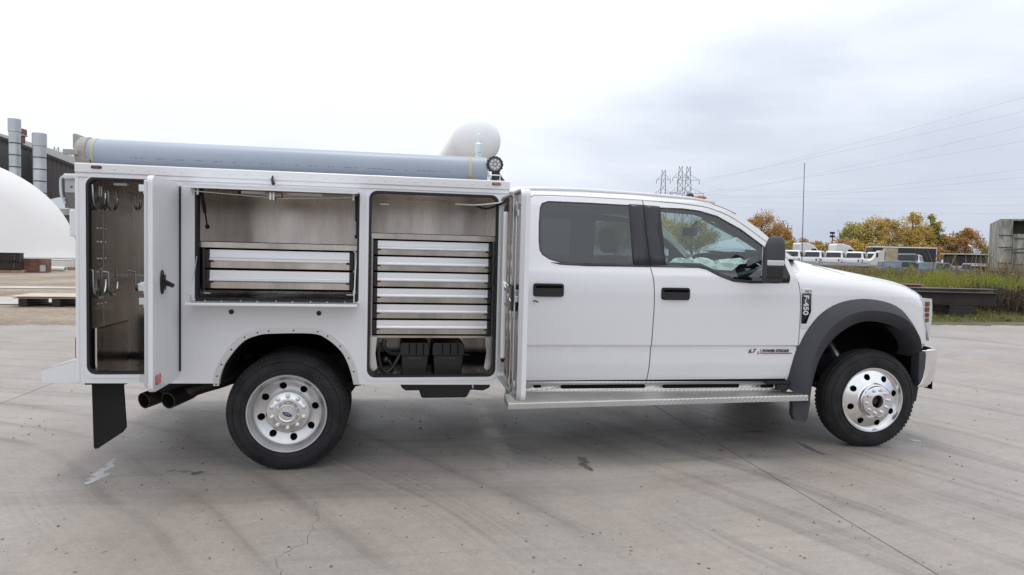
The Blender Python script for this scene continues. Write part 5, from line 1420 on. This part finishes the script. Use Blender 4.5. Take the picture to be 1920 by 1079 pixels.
# lot vehicles: a tall wagon, copied along the row
mat('tail_red', (0.22, 0.03, 0.03), 0.3)
mat('junk_blue', (0.17, 0.20, 0.24), 0.5, var=(2, 0.7, 1.3))
mat('junk_tan', (0.46, 0.38, 0.27), 0.7, var=(2, 0.7, 1.2))
mat('trailer_black', (0.022, 0.022, 0.026), 0.35)
mat('trailer_grey', (0.30, 0.31, 0.34), 0.5)
mat('weathered_white', (0.38, 0.37, 0.33), 0.7, var=(3.0, 0.35, 1.25), fine=(12, 0.75, 1.15), stretch=(1, 1, 0.25))
mat('weathered_dark', (0.10, 0.09, 0.075), 0.8, var=(2, 0.6, 1.4))
def make_car(m_, name, truck=True):
    """heading +X, rear at -X"""
    o = empty(name)
    pf = [(-2.6, .45), (-2.66, .75), (-2.62, 1.10), (-.85 if truck else -2.55, 1.14), (-.72 if truck else -2.45, 1.80), (-.55 if truck else -2.2, 1.92), (.75, 1.90), (1.05, 1.82), (1.65, 1.20), (2.6, 1.08), (2.7, .80), (2.66, .45)]
    rows = []
    for x, z in pf:
        ins = .0 if z < 1.2 else .16 * (z - 1.1) / .8
        rows.append((x, z, .98 - ins))
    b = MB(); n = len(rows)
    b.v = [(x, -w, z) for x, z, w in rows] + [(x, w, z) for x, z, w in rows]
    b.f = [(i, (i + 1) % n, (i + 1) % n + n, i + n) for i in range(n)] + [tuple(range(n)), tuple(reversed(range(n, 2 * n)))]
    b.build('body', m_, o, 0.05)
    xr = -.72 if truck else -2.45
    MB().add([(xr - .145, -.76, 1.24), (xr - .145, .76, 1.24), (xr - .04, .72, 1.76), (xr - .04, -.72, 1.76)], [(0, 1, 2, 3)]).build('rear_window', 'vehicle_glass', o, solid=.02)
    for s in (-1, 1):
        MB().add([(-.55, s * .985, 1.24), (1.35, s * .985, 1.24), (.95, s * .885, 1.76), (-.45, s * .885, 1.78)], [(0, 1, 2, 3)]).build('side_window', 'vehicle_glass', o, solid=.02)
        MB().box(.22, .30, s * .93 - .08, s * .93 + .08, 1.20, 1.80).build('pillar', m_, o)
        MB().box(-2.68, -2.58, s * .90 - .06, s * .90 + .06, .78, 1.06).build('tail_light', 'tail_red', o, .01)
        for x in (-1.7, 1.75): MB().lathe([(.001, -.11), (.24, -.11), (.38, -.09), (.40, 0), (.38, .09), (.001, .11)], (x, s * .90, .40), 20).build('wheel', 'tyre_rubber', o, smooth=True)
    MB().add([(1.06, -.80, 1.80), (1.06, .80, 1.80), (1.64, .88, 1.23), (1.64, -.88, 1.23)], [(0, 1, 2, 3)]).build('windscreen', 'vehicle_glass', o, solid=.02)
    MB().box(-2.72, -2.60, -.95, .95, .48, .66).build('bumper', 'black_plastic', o, .02)
    return o
car0 = make_car('white_vehicle', 'parked_pickup')
ordn = ['first (leftmost) white pickup of the parked row, beside the mirror', 'second white pickup from the left in the parked row', 'third white pickup from the left in the parked row', 'fourth white pickup from the left in the parked row', 'fifth white pickup from the left in the parked row', 'sixth white pickup from the left in the parked row', 'last white pickup of the parked row, before the black trailer']
spots = [(44.9, 64.2), (47.2, 63.8), (49.5, 63.4), (51.8, 63.0), (54.1, 62.6), (57.9, 65.2), (60.4, 64.8)]
for i, (x, y) in enumerate(spots):
    L = (x, y, ground_z(x, y) - .02 + (.0 if i < 5 else -.15))
    if i == 0: o = car0; o.location = L; o.rotation_euler = (0, 0, R_(40)); o['label'] = ordn[0]
    else: o = dup_tree(car0, L, R_(40 + (i % 3) * 2), ordn[i])
    tag(o, cat='pickup', group='white pickups parked in the lot')
mat('navy_vehicle', (0.035, 0.045, 0.07), 0.35, coat=0.4); mat('silver_vehicle', (0.40, 0.41, 0.43), 0.35, 0.3, coat=0.4)
dk = make_car('navy_vehicle', 'parked_wagon', False); tag(dk, 'navy wagon parked right of the white pickups, left of the scrap cars', 'car', 'wagons parked in the lot')
dk.location = (56.6, 60.9, ground_z(56.6, 60.9) - .1); dk.rotation_euler = (0, 0, R_(48))
for x, y, rz, lb in ((64.8, 61.0, 30, 'navy wagon parked below the right end of the black trailer'), (68.6, 60.0, 55, 'navy wagon parked left of the weathered body, farthest right')):
    tag(dup_tree(dk, (x, y, ground_z(x, y) - .1), R_(rz), lb), cat='car', group='wagons parked in the lot')
sv = make_car('silver_vehicle', 'parked_wagon', False); tag(sv, 'silver wagon parked between the navy wagons below the black trailer', 'car', 'wagons parked in the lot')
sv.location = (66.9, 62.4, ground_z(66.9, 62.4) - .1); sv.rotation_euler = (0, 0, R_(42))
sed = make_car('junk_blue', 'scrap_car', False)
tag(sed, 'dull blue scrap car among the weeds, below the black trailer', 'car', 'scrap cars in the weeds'); sed.location = (37.6, 38.6, ground_z(37.6, 38.6) - .25); sed.scale = (.62, .75, .62); sed.rotation_euler = (0, 0, R_(-20))
tag(dup_tree(sed, (39.7, 37.9, ground_z(39.7, 37.9) - .3), R_(-12), 'dull blue scrap car right of another one, below the tan cab'), cat='car', group='scrap cars in the weeds')
tag(dup_tree(sed, (43.2, 37.6, ground_z(43.2, 37.6) - .3), R_(25), 'dull blue scrap car in front of the flat deck trailer, near the weathered body'), cat='car', group='scrap cars in the weeds')

def semi(x, y, rz, label):
    o = tag(empty('semi_tractor', (x, y, ground_z(x, y) - .1), rz), label, 'truck', 'white semi tractors behind the parked row')
    MB().prism([(-1.6, 1.0), (-1.6, 2.9), (-1.45, 3.05), (-.6, 3.05), (.35, 2.75), (.75, 2.35), (1.15, 1.75), (2.7, 1.55), (2.8, .7), (1.2, .7)], -1.1, 1.1).build('cab', 'white_vehicle', o, .10, seg=3)
    MB().add([(.80, -.98, 2.34), (.80, .98, 2.34), (1.18, 1.0, 1.80), (1.18, -1.0, 1.80)], [(0, 1, 2, 3)]).build('windscreen', 'vehicle_glass', o, solid=.04)
    for s in (-1, 1): MB().add([(.0, s * 1.105, 1.7), (.95, s * 1.105, 1.7), (.60, s * 1.105, 2.3), (.0, s * 1.105, 2.3)], [(0, 1, 2, 3)]).build('side_window', 'vehicle_glass', o, solid=.02)
    MB().box(-4.2, -1.6, -.45, .45, .75, 1.0).build('chassis', 'dark_steel', o)
    for xx in (-3.6, -2.5, 1.9):
        for s in (-1, 1): MB().lathe([(.001, -.15), (.3, -.15), (.5, -.12), (.5, .12), (.001, .15)], (xx, s * .95, .5), 20).build('wheel', 'tyre_rubber', o, smooth=True)
semi(55.6, 77.9, R_(-8), 'left white semi tractor with a tall rounded sleeper behind the pickups')
semi(60.4, 77.1, R_(-8), 'right white semi tractor with a lower roof behind the pickups')

# black enclosed trailer
bt = tag(empty('cargo_trailer', (63, 69.8, ground_z(63, 69.8))), 'black enclosed cargo trailer with white top trim and a grey rear end', 'trailer')
bt.rotation_euler = (0, 0, R_(-20))
MB().box(-3.6, 3.6, -1.2, 1.2, .45, 2.55).build('box', 'trailer_black', bt, .03)
MB().box(-3.65, 3.65, -1.24, 1.24, 2.55, 2.68).build('top_trim', 'white_vehicle', bt, .02)
MB().box(3.602, 3.64, -1.15, 1.15, .5, 2.5).build('rear_panel', 'trailer_grey', bt)
for y0, y1, z0, z1 in ((-1.22, -1.10, .45, 2.55), (1.10, 1.22, .45, 2.55), (-.45, -.38, .6, 2.2), (.38, .45, .6, 2.2), (-.38, .38, 2.12, 2.2)): MB().box(3.62, 3.68, y0, y1, z0, z1).build('end_frame', 'white_vehicle', bt)
for x in (-.5, .5): MB().lathe([(.001, -.12), (.3, -.12), (.36, 0), (.3, .12), (.001, .12)], (x, -1.15, .36), 18).build('wheel', 'tyre_rubber', bt, smooth=True)
# tan scrapped cab and box
jt = tag(empty('scrap_cab', (39.0, 42.5, ground_z(39, 42.5))), 'tan scrapped truck cab with a boxy hood among the weeds', 'scrap cab')
jt.rotation_euler = (0, 0, R_(-25)); jt.scale = (.62, .62, .88)
MB().prism([(-1.6, .6), (-1.7, 1.0), (-1.2, 1.25), (-.6, 1.95), (.0, 1.95), (.0, .6)], -.8, .8).build('cab', 'off_white', jt, .04)
MB().box(.1, 1.5, -.8, .8, 1.0, 2.15).build('box', 'junk_tan', jt, .04)
MB().box(.0, 1.7, -.7, .7, .4, 1.0).build('chassis', 'dark_steel', jt)
MB().box(-1.0, -.75, -.82, -.80, 1.35, 1.75).build('side_window', 'vehicle_glass', jt)
# flat deck trailer
fd_ = tag(empty('flat_deck_trailer', (43.4, 39.0, ground_z(43.4, 39))), 'low flat deck trailer with a pale deck and dark clutter beneath', 'trailer')
fd_.rotation_euler = (0, 0, R_(-22))
MB().box(-1.5, 1.6, -1.1, 1.1, 1.52, 1.60).build('deck', 'concrete_block', fd_)
MB().box(-1.3, 1.2, -1.0, 1.0, .7, 1.4).build('load', 'dark_steel', fd_, .05)
MB().box(-1.4, 1.5, -.6, -.45, 1.36, 1.52).box(-1.4, 1.5, .45, .6, 1.36, 1.52).build('chassis', 'dark_steel', fd_)
for x in (.4, 1.1): MB().lathe([(.001, -.12), (.3, -.12), (.4, 0), (.3, .12), (.001, .12)], (x, -1.05, .4), 18).build('wheel', 'tyre_rubber', fd_, smooth=True)
# pile of white scrap sheets
sp_ = tag(empty('scrap_sheets', (40.5, 33.9, ground_z(40.5, 33.9))), 'pale scrap sheet lying in the weeds by the weathered body', 'scrap')
MB().box(-1.2, 1.2, -.5, .5, .70, .78).build('sheet', 'off_white', sp_); MB().box(-.9, 1.0, -.4, .5, .0, .70).build('pallet_base', 'dark_steel', sp_)

# weathered box body at the right edge
wb_l = (30.9, 24.0, ground_z(30.9, 24.0))
wz = tag(empty('weathered_body', wb_l), 'weathered off-white truck body with dark open top at the right edge', 'truck body')
wz.rotation_euler = (0, 0, R_(-40))
zt = 3.85 - wb_l[2]
MB().box(0, 2.6, 0, 5.0, .55, zt - .75).build('body', 'weathered_white', wz, .02)
MB().box(0, .55, -.06, .0, .7, zt - .05).build('corner_column', 'weathered_white', wz, .02)
for z in (.95, 1.75, 2.35): MB().box(-.02, .57, -.09, -.06, z, z + .05).build('column_seam', 'weathered_dark', wz)
MB().box(0, 2.6, -.05, 5.0, zt - .08, zt).build('roof_sheet', 'weathered_white', wz)
MB().box(2.5, 2.6, -.05, 5, zt - .75, zt - .08).box(0, .5, .0, 5, zt - .75, zt - .08).build('upper_side', 'weathered_white', wz)
MB().box(.5, 2.5, 1.2, 1.3, zt - .75, zt - .08).build('dark_bulkhead', 'weathered_dark', wz)
for z in (.9, 1.5, 2.2): MB().box(.60, 2.58, -.04, -.001, z, z + .05).build('seam', 'weathered_dark', wz)
for x in (.57, 1.6, 2.52): MB().box(x, x + .06, -.05, -.001, .6, zt - .78).build('door_post', 'weathered_white', wz)
MB().bar((.2, -.25, 1.62), (1.1, -.25, 1.72), .07).build('hinge_bar', 'weathered_dark', wz)
for y in (.8, 4.0):
    for x in (.3, 2.3): MB().lathe([(.001, -.15), (.3, -.15), (.5, -.1), (.5, .1), (.001, .15)], (x, y, .5), 18, 'X').build('wheel', 'tyre_rubber', wz, smooth=True)
MB().box(.3, 2.3, .3, 4.8, .35, .55).build('chassis', 'weathered_dark', wz)

# ---- poles and pylons
def pole(x, y, top, label, lamp=False):
    g0 = ground_z(x, y); o = tag(empty('utility_pole', (x, y, g0)), label, 'pole')
    MB().tube([(0, 0, 0), (0, 0, top - g0)], [.16, .11], 8).build('mast', 'pole_wood', o)
    if lamp:
        for dz in (0, -.75):
            for dx in (-.35, .2): MB().box(dx - .22, dx + .22, -.2, .2, top - g0 - .15 + dz, top - g0 + .30 + dz).build('flood_lamp', 'dark_steel', o)
    else:
        for dz, w_ in ((-.8, 1.1), (-1.7, .9)): MB().box(-w_, w_, -.06, .06, top - g0 + dz, top - g0 + dz + .12).build('cross_arm', 'pole_wood', o)
        for dx in (-.9, -.45, .45, .9): MB().lathe([(.05, 0), (.08, .08), (.03, .25)], (dx, 0, top - g0 - .68), 8, 'Z').build('insulator', 'dark_steel', o)
pole(85.96, 132, 9.2, 'thin wooden utility pole left of the aerial')
pole(121.8, 125.7, 8.7, 'thin wooden utility pole above the orange tree at right')
pole(95.7, 130.2, 7.6, 'mast with four dark floodlights above the hedge', True)

def pylon(x, y, top, base_w, arms, label, rz=0.0):
    g0 = 0.0; o = tag(empty('pylon', (x, y, g0), rz), label, 'pylon')
    H = top; mst = MB(); t = .22
    lv = [0, H * .22, H * .40, H * .55, H * .67, H * .76, H * .84, H * .92, H]
    w = lambda z: base_w * (1 - z / H) * .5 + 1.0
    for s in (-1, 1):
        for s2 in (-1, 1): mst.bar((s * w(0), s2 * w(0), 0), (s * w(H), s2 * w(H), H), t)
    for z0, z1 in zip(lv[:-1], lv[1:]):
        a, b = w(z0), w(z1)
        for s in (-1, 1):
            mst.bar((-a, s * a, z0), (b, s * b, z1), t * .6); mst.bar((a, s * a, z0), (-b, s * b, z1), t * .6)
            mst.bar((s * a, -a, z0), (s * b, b, z1), t * .6); mst.bar((s * a, a, z0), (s * b, -b, z1), t * .6)
    mst.build('mast', 'lattice_steel', o)
    for z, L in arms:
        for s in (-1, 1):
            a = MB(); ww = w(z)
            a.bar((s * ww, 0, z), (s * L, 0, z), t * .8).bar((s * ww, 0, z + 3.2), (s * L, 0, z), t * .7)
            for k in (.35, .7): a.bar((s * (ww + (L - ww) * k), 0, z), (s * (ww + (L - ww) * k), 0, z + 3.2 * (1 - k)), t * .5)
            a.build('arm', 'lattice_steel', o)
            MB().tube([(s * L, 0, z), (s * L, 0, z - 2.6)], .16, 6).build('insulator', 'lattice_steel', o)
pylon(178.6, 392, 57.3, 7, ((40.8, 9.3), (49.0, 6.6)), 'nearest lattice pylon with two pairs of cross arms above the cab roof', R_(-24))
pylon(190, 430, 62.5, 6, ((45, 6.5), (55, 5.0)), 'lattice pylon partly behind the nearest one above the cab roof', R_(-24))
pylon(178, 430, 59.5, 5, ((44, 5.5), (53, 4.5)), 'lattice pylon standing alone left of the paired ones', R_(-24))
pylon(-198, 445, 58, 5, ((49, 5.5), (53.5, 4)), 'faint lattice pylon between the short flue stack and the truck', R_(20))
pylon(-188.5, 444, 54.5, 5, ((46, 5.5), (50, 4)), 'faint lattice pylon close behind the truck pipe end', R_(20))

# overhead lines sagging from the pylons to the next ones off to the right
wires = [('topmost', (185.0, 391, 47.2), (145.7, 133.4, 41.5)), ('second', (174.9, 393, 47.0), (145.76, 133.2, 38.4)), ('third', (188.4, 390, 39.2), (145.8, 133.0, 35.0)), ('fourth', (170.0, 393.5, 38.9), (145.87, 132.9, 31.7)), ('fifth', (187.0, 427, 43.5), (145.93, 132.6, 27.8)), ('sixth', (172.0, 429, 42.5), (145.96, 132.5, 25.7))]
for k, (nm, a, b) in enumerate(wires):
    A, B = Vector(a), Vector(b); B2 = A + (B - A) * 1.25; pts = []
    sag = (1.5, 2.0, 2.2, 2.5, 9.5, 9.0)[k]
    for t in np.linspace(0, 1, 25):
        p = A + (B2 - A) * float(t); p.z -= sag * 4 * t * (1 - t) * .6; pts.append(p)
    w_ = tag(MB().tube(pts, [.032 - .019 * t for t in np.linspace(0, 1, 25)], 5).build('power_line', 'wire_grey'), f'{nm} of the overhead power lines counted downward at the right edge', 'power line', 'overhead power lines')
for k in range(4):
    A, B = Vector((160, 392, 44 - 3 * k)), Vector((330, 260, 40 - 4.2 * k)); pts = []
    for t in np.linspace(0, 1, 21):
        p = A + (B - A) * float(t); p.z -= 4 * t * (1 - t) * 3; pts.append(p)
    tag(MB().tube(pts, .022, 5).build('power_line', 'wire_grey'), ('highest', 'second highest', 'third highest', 'lowest')[k] + ' of the faint low wires running level towards the right edge', 'power line', 'overhead power lines')

# ================================================================== vegetation
foliage('leaf_orange', [(0.34, 0.19, 0.08), (0.52, 0.29, 0.11), (0.46, 0.31, 0.13), (0.32, 0.25, 0.10)])
foliage('leaf_gold', [(0.36, 0.31, 0.10), (0.54, 0.42, 0.13), (0.64, 0.45, 0.14), (0.46, 0.42, 0.14)])
foliage('leaf_green', [(0.18, 0.20, 0.07), (0.32, 0.32, 0.09), (0.44, 0.39, 0.10), (0.52, 0.40, 0.12)])
foliage('leaf_mixed', [(0.27, 0.23, 0.08), (0.44, 0.36, 0.12), (0.58, 0.39, 0.13), (0.36, 0.34, 0.11)])
mat('bark', (0.09, 0.075, 0.065), 0.9)
def tree(x, y, top, rad, m_, seed, label, name='tree', base=None, leaves=7000, cat='tree', low=.16, leaf=.17):
    rnd = random.Random(seed); g0 = ground_z(x, y) if base is None else base; H = top - g0
    o = tag(empty(name, (x, y, g0)), label, cat)
    tk = MB(); tk.tube(smooth_line([(0, 0, -.1), (.1, 0, H * .3), (-.05, .1, H * .6), (.05, 0, H * .88)], 3), [.20 * (1 - i / 11) + .03 for i in range(10)], 7)
    cl = []
    for k in range(78):
        for _ in range(20):
            u, v, w_ = rnd.uniform(-1, 1), rnd.uniform(-1, 1), rnd.uniform(-1, 1)
            if .25 < u * u + v * v + w_ * w_ < 1: break
        t = (w_ + 1) / 2; sh = .55 + .65 * math.sin(PI * min(1, t * .85 + .12)) - .25 * t
        cl.append(Vector((u * rad * sh, v * rad * sh, H * low + (H * (1 - low) - .35) * t)))
    for c in cl[::3]: tk.tube([(0, 0, max(.3, c.z * .55)), (c.x * .5, c.y * .5, c.z * .82), tuple(c)], [.07, .04, .012], 4, False)
    tk.build('trunk', 'bark', o)
    lv = MB(); per = leaves // len(cl)
    for c in cl:
        sg = rnd.uniform(.22, .62) * (rad / 3.2)
        for _ in range(per):
            p = c + Vector([max(-1.7, min(1.7, rnd.gauss(0, 1))) * sg for _q in range(3)])
            if p.z < .2: continue
            s = leaf * rnd.uniform(.6, 1.3); n = Vector((rnd.gauss(0, 1), rnd.gauss(0, 1), rnd.gauss(0, 1) + .5)).normalized()
            a = n.orthogonal().normalized(); a.rotate(Matrix.Rotation(rnd.uniform(0, 6.3), 3, n)); b = n.cross(a)
            k = len(lv.v); lv.v += [tuple(p + a * s), tuple(p + b * s * .55), tuple(p - a * s), tuple(p - b * s * .55)]; lv.f.append((k, k + 1, k + 2, k + 3))
    lv.build('crown', m_, o, recalc=False)
    return o
T = [(67.2, 110, 10.4, 4.4, 'leaf_orange', 'lone orange autumn tree rising behind the truck windscreen'),
     (70.9, 110.5, 8.2, 2.6, 'leaf_orange', 'thin pale orange tree at the right foot of the lone orange tree'),
     (84.6, 108, 9.0, 3.0, 'leaf_green', 'leftmost small green-gold tree of the big cluster'),
     (87.2, 106.5, 10.5, 2.7, 'leaf_gold', 'gold tree second from the left in the big cluster'),
     (90.9, 107, 10.0, 3.0, 'leaf_mixed', 'brown-gold tree in the middle left of the big cluster'),
     (94.5, 105.3, 11.1, 3.0, 'leaf_gold', 'tall golden tree at the centre of the big cluster'),
     (98.3, 105, 11.1, 1.6, 'leaf_green', 'slender yellow-green tree at the right of the big cluster'),
     (97.5, 106.5, 8.6, 3.4, 'leaf_mixed', 'low rounded tree under the slender yellow-green one'),
     (101.0, 104.6, 7.3, 2.4, 'leaf_orange', 'small orange tree right of the big cluster'),
     (104.3, 103.4, 8.3, 2.6, 'leaf_orange', 'orange autumn tree standing apart at right, by the pole'),
     (109.5, 102.3, 5.6, 2.6, 'leaf_green', 'low green tree touching the weathered body at the right edge'),
     (40, 112, 8.5, 5.0, 'leaf_green', 'green tree seen through the front side window, left one'),
     (47, 111, 9.3, 4.2, 'leaf_gold', 'gold tree seen through the front side window'),
     (54.5, 112, 8.6, 4.6, 'leaf_green', 'green tree seen through the windscreen, right one')]
for i, (x, y, tp, r, m_, lb) in enumerate(T):
    tree(x, y, tp, r, m_, 100 + i, lb, leaves=8500 if r > 3 else 5000)
# hedge bushes behind the lot
rnd = random.Random(77)
ORD = ['first', 'second', 'third', 'fourth', 'fifth', 'sixth', 'seventh', 'eighth', 'ninth', 'tenth', 'eleventh', 'twelfth', 'thirteenth']
for k in range(13):
    x = 65 + 2.15 * k; y = 100.5 - .17 * (x - 65)
    tp = 5.3 + rnd.uniform(-.5, .45)
    m_ = rnd.choice(('leaf_orange', 'leaf_mixed', 'leaf_green', 'leaf_gold'))
    tree(x, y, tp, 1.9, m_, 300 + k, f"{ORD[k]} bush from the left in the hedge behind the pickups, {('russet' if m_ == 'leaf_orange' else 'brown' if m_ == 'leaf_mixed' else 'green' if m_ == 'leaf_green' else 'golden')} leaved", 'hedge_bush', leaves=2000, cat='bush', low=.03, leaf=.17)

# weeds and grass beside the yard: many narrow blades
def blades(n, region, h0, h1, w, seed, m_, name, label, clump=0.0, lean=.35, mask=None):
    rnd = random.Random(seed); V = []; F = []
    cx = None
    for i in range(n):
        if clump and (cx is None or rnd.random() < .03): cx = region(rnd); ch = rnd.uniform(.45, 1.35)
        if clump: x, y = cx[0] + rnd.gauss(0, clump), cx[1] + rnd.gauss(0, clump)
        else: x, y = region(rnd)
        if y < edge_y(x) + rnd.uniform(-.12, .5): continue
        z = ground_z(x, y); h = rnd.uniform(h0, h1); a = rnd.uniform(0, 6.283)
        if clump: h *= ch; a = math.atan2(y - cx[1], x - cx[0]) + rnd.gauss(0, .8)
        if mask: h *= mask(x, y)
        dx, dy = math.cos(a), math.sin(a); l = h * lean * rnd.uniform(.2, 1.2); ww = w * rnd.uniform(.6, 1.4)
        px, py = -dy * ww, dx * ww; k = len(V)
        V += [(x - px, y - py, z), (x + px, y + py, z), (x + dx * l * .35 + px * .8, y + dy * l * .35 + py * .8, z + h * .55), (x + dx * l * .35 - px * .8, y + dy * l * .35 - py * .8, z + h * .55), (x + dx * l, y + dy * l, z + h)]
        F += [(k, k + 1, k + 2, k + 3), (k + 3, k + 2, k + 4)]
    b = MB(); b.v, b.f = V, F
    return tag(b.build(name, m_, recalc=False), label, name.replace('_', ' '), kind='stuff')
foliage('grass_green', [(0.08, 0.09, 0.03), (0.15, 0.16, 0.05), (0.22, 0.22, 0.07), (0.29, 0.24, 0.12)], .3)
foliage('weed_bright', [(0.13, 0.16, 0.03), (0.22, 0.26, 0.045), (0.30, 0.31, 0.06), (0.26, 0.24, 0.08)], .3)
foliage('weed_olive', [(0.22, 0.14, 0.09), (0.22, 0.20, 0.08), (0.33, 0.28, 0.11), (0.36, 0.28, 0.17)], .25)
foliage('weed_dry', [(0.10, 0.07, 0.045), (0.20, 0.15, 0.09), (0.26, 0.20, 0.13), (0.14, 0.12, 0.06)], .2)
foliage('weed_dark', [(0.04, 0.03, 0.028), (0.075, 0.055, 0.045), (0.10, 0.08, 0.05), (0.06, 0.06, 0.03)], .2)
def rect(x0, x1, y0, y1): return lambda r: (r.uniform(x0, x1), r.uniform(y0, y1))
blades(20000, rect(9, 26, 8.8, 14.5), .05, .16, .008, 1, 'grass_green', 'grass', 'short green grass along the edge of the concrete', mask=lambda x, y: .5 + .7 * min(1, (y - edge_y(x)) / 3))
blades(12000, rect(8, 34, 13.0, 22), .20, .55, .012, 2, 'grass_green', 'tall_grass', 'tall green grass growing behind the steel beams', clump=.45)
blades(8000, rect(19, 32, 14.2, 19), .35, .80, .012, 3, 'weed_bright', 'bright_weeds', 'bright yellow-green weeds behind the beams at right', clump=.4)
blades(4500, rect(14, 34, 16, 24), .3, .62, .016, 4, 'weed_dry', 'dry_weeds', 'dry brownish weed stalks below the parked vehicles', clump=.5)
blades(3200, rect(19.3, 22.5, 12.2, 14.2), .35, .75, .018, 5, 'weed_dark', 'dark_weeds', 'dark dead weeds at the end of the steel beams', clump=.3)
blades(9000, rect(20, 60, 26, 58), .2, .45, .035, 6, 'weed_dry', 'lot_weeds', 'straw-coloured weeds fringing the vehicle lot', clump=.9)
blades(5000, rect(20, 60, 24, 50), .2, .42, .035, 8, 'grass_green', 'lot_grass', 'green grass fringing the vehicle lot', clump=.9)
blades(700, rect(27, 33, 20.5, 23.4), .7, 1.7, .016, 7, 'weed_dry', 'tall_stalks', 'tall dry stalks in front of the weathered truck body', clump=.5, lean=.6)
# leafy weeds: many small leaves massed into irregular knee-high mounds
def leaf_mass(n_clump, per, region, r0, r1, hgt, leaf, seed, m_, name, label):
    rnd = random.Random(seed); b = MB()
    for _ in range(n_clump):
        x, y = region(rnd)
        if y < edge_y(x) + .5: continue
        z0 = ground_z(x, y); r = rnd.uniform(r0, r1); hh = hgt * rnd.uniform(.35, 1.15)
        for _k in range(per):
            a, q = rnd.uniform(0, 6.283), math.sqrt(rnd.random()); t = rnd.random() ** .7
            wid = r * q * (1.05 - .75 * t)
            p = Vector((x + wid * math.cos(a), y + wid * math.sin(a), z0 + hh * t * (1.1 - .4 * q * q) + .02))
            s = leaf * rnd.uniform(.5, 1.5); n = Vector((rnd.gauss(0, 1), rnd.gauss(0, 1), rnd.gauss(0, 1) + .6)).normalized()
            d = n.orthogonal().normalized(); d.rotate(Matrix.Rotation(rnd.uniform(0, 6.3), 3, n)); e2 = n.cross(d)
            k = len(b.v); b.v += [tuple(p + d * s), tuple(p + e2 * s * .4), tuple(p - d * s), tuple(p - e2 * s * .4)]; b.f.append((k, k + 1, k + 2, k + 3))
    return tag(b.build(name, m_, recalc=False), label, 'weeds', kind='stuff')
leaf_mass(210, 130, rect(9, 27, 13.2, 20), .25, .6, .60, .045, 21, 'weed_olive', 'olive_weeds', 'olive and reddish leafy weeds behind the beams, left part')
leaf_mass(70, 150, rect(20.5, 31, 13.8, 20), .3, .7, .95, .05, 22, 'weed_bright', 'leafy_weeds', 'bright leafy weeds behind the beams, right part')
leaf_mass(45, 130, rect(19.0, 22.0, 12.1, 13.6), .2, .45, .7, .04, 23, 'weed_dark', 'dead_weeds', 'dark dead bushy weeds at the right end of the beams')
leaf_mass(120, 110, rect(22, 50, 24, 48), .5, 1.1, .42, .09, 24, 'weed_olive', 'lot_scrub', 'reddish olive scrub between the weeds and the scrap cars')
leaf_mass(60, 60, rect(12, 26, 9.3, 11.6), .1, .25, .18, .03, 25, 'grass_green', 'verge_weeds', 'low weeds in the short grass at the edge of the concrete')
# guard rail fringe at the near side of the lot
gr = tag(empty('guard_rail', (50, 55, ground_z(50, 55))), 'low pale guard rail in front of the parked pickups', 'guard rail')
gr.rotation_euler = (0, 0, R_(-9))
for k in range(6): MB().box(-9.8 + k * 3.9, -9.7 + k * 3.9, -.06, .06, -.3, .6).build('post', 'dark_steel', gr)
MB().box(-10, 10, -.10, -.06, .34, .62).build('rail', 'galvanised', gr, .03)
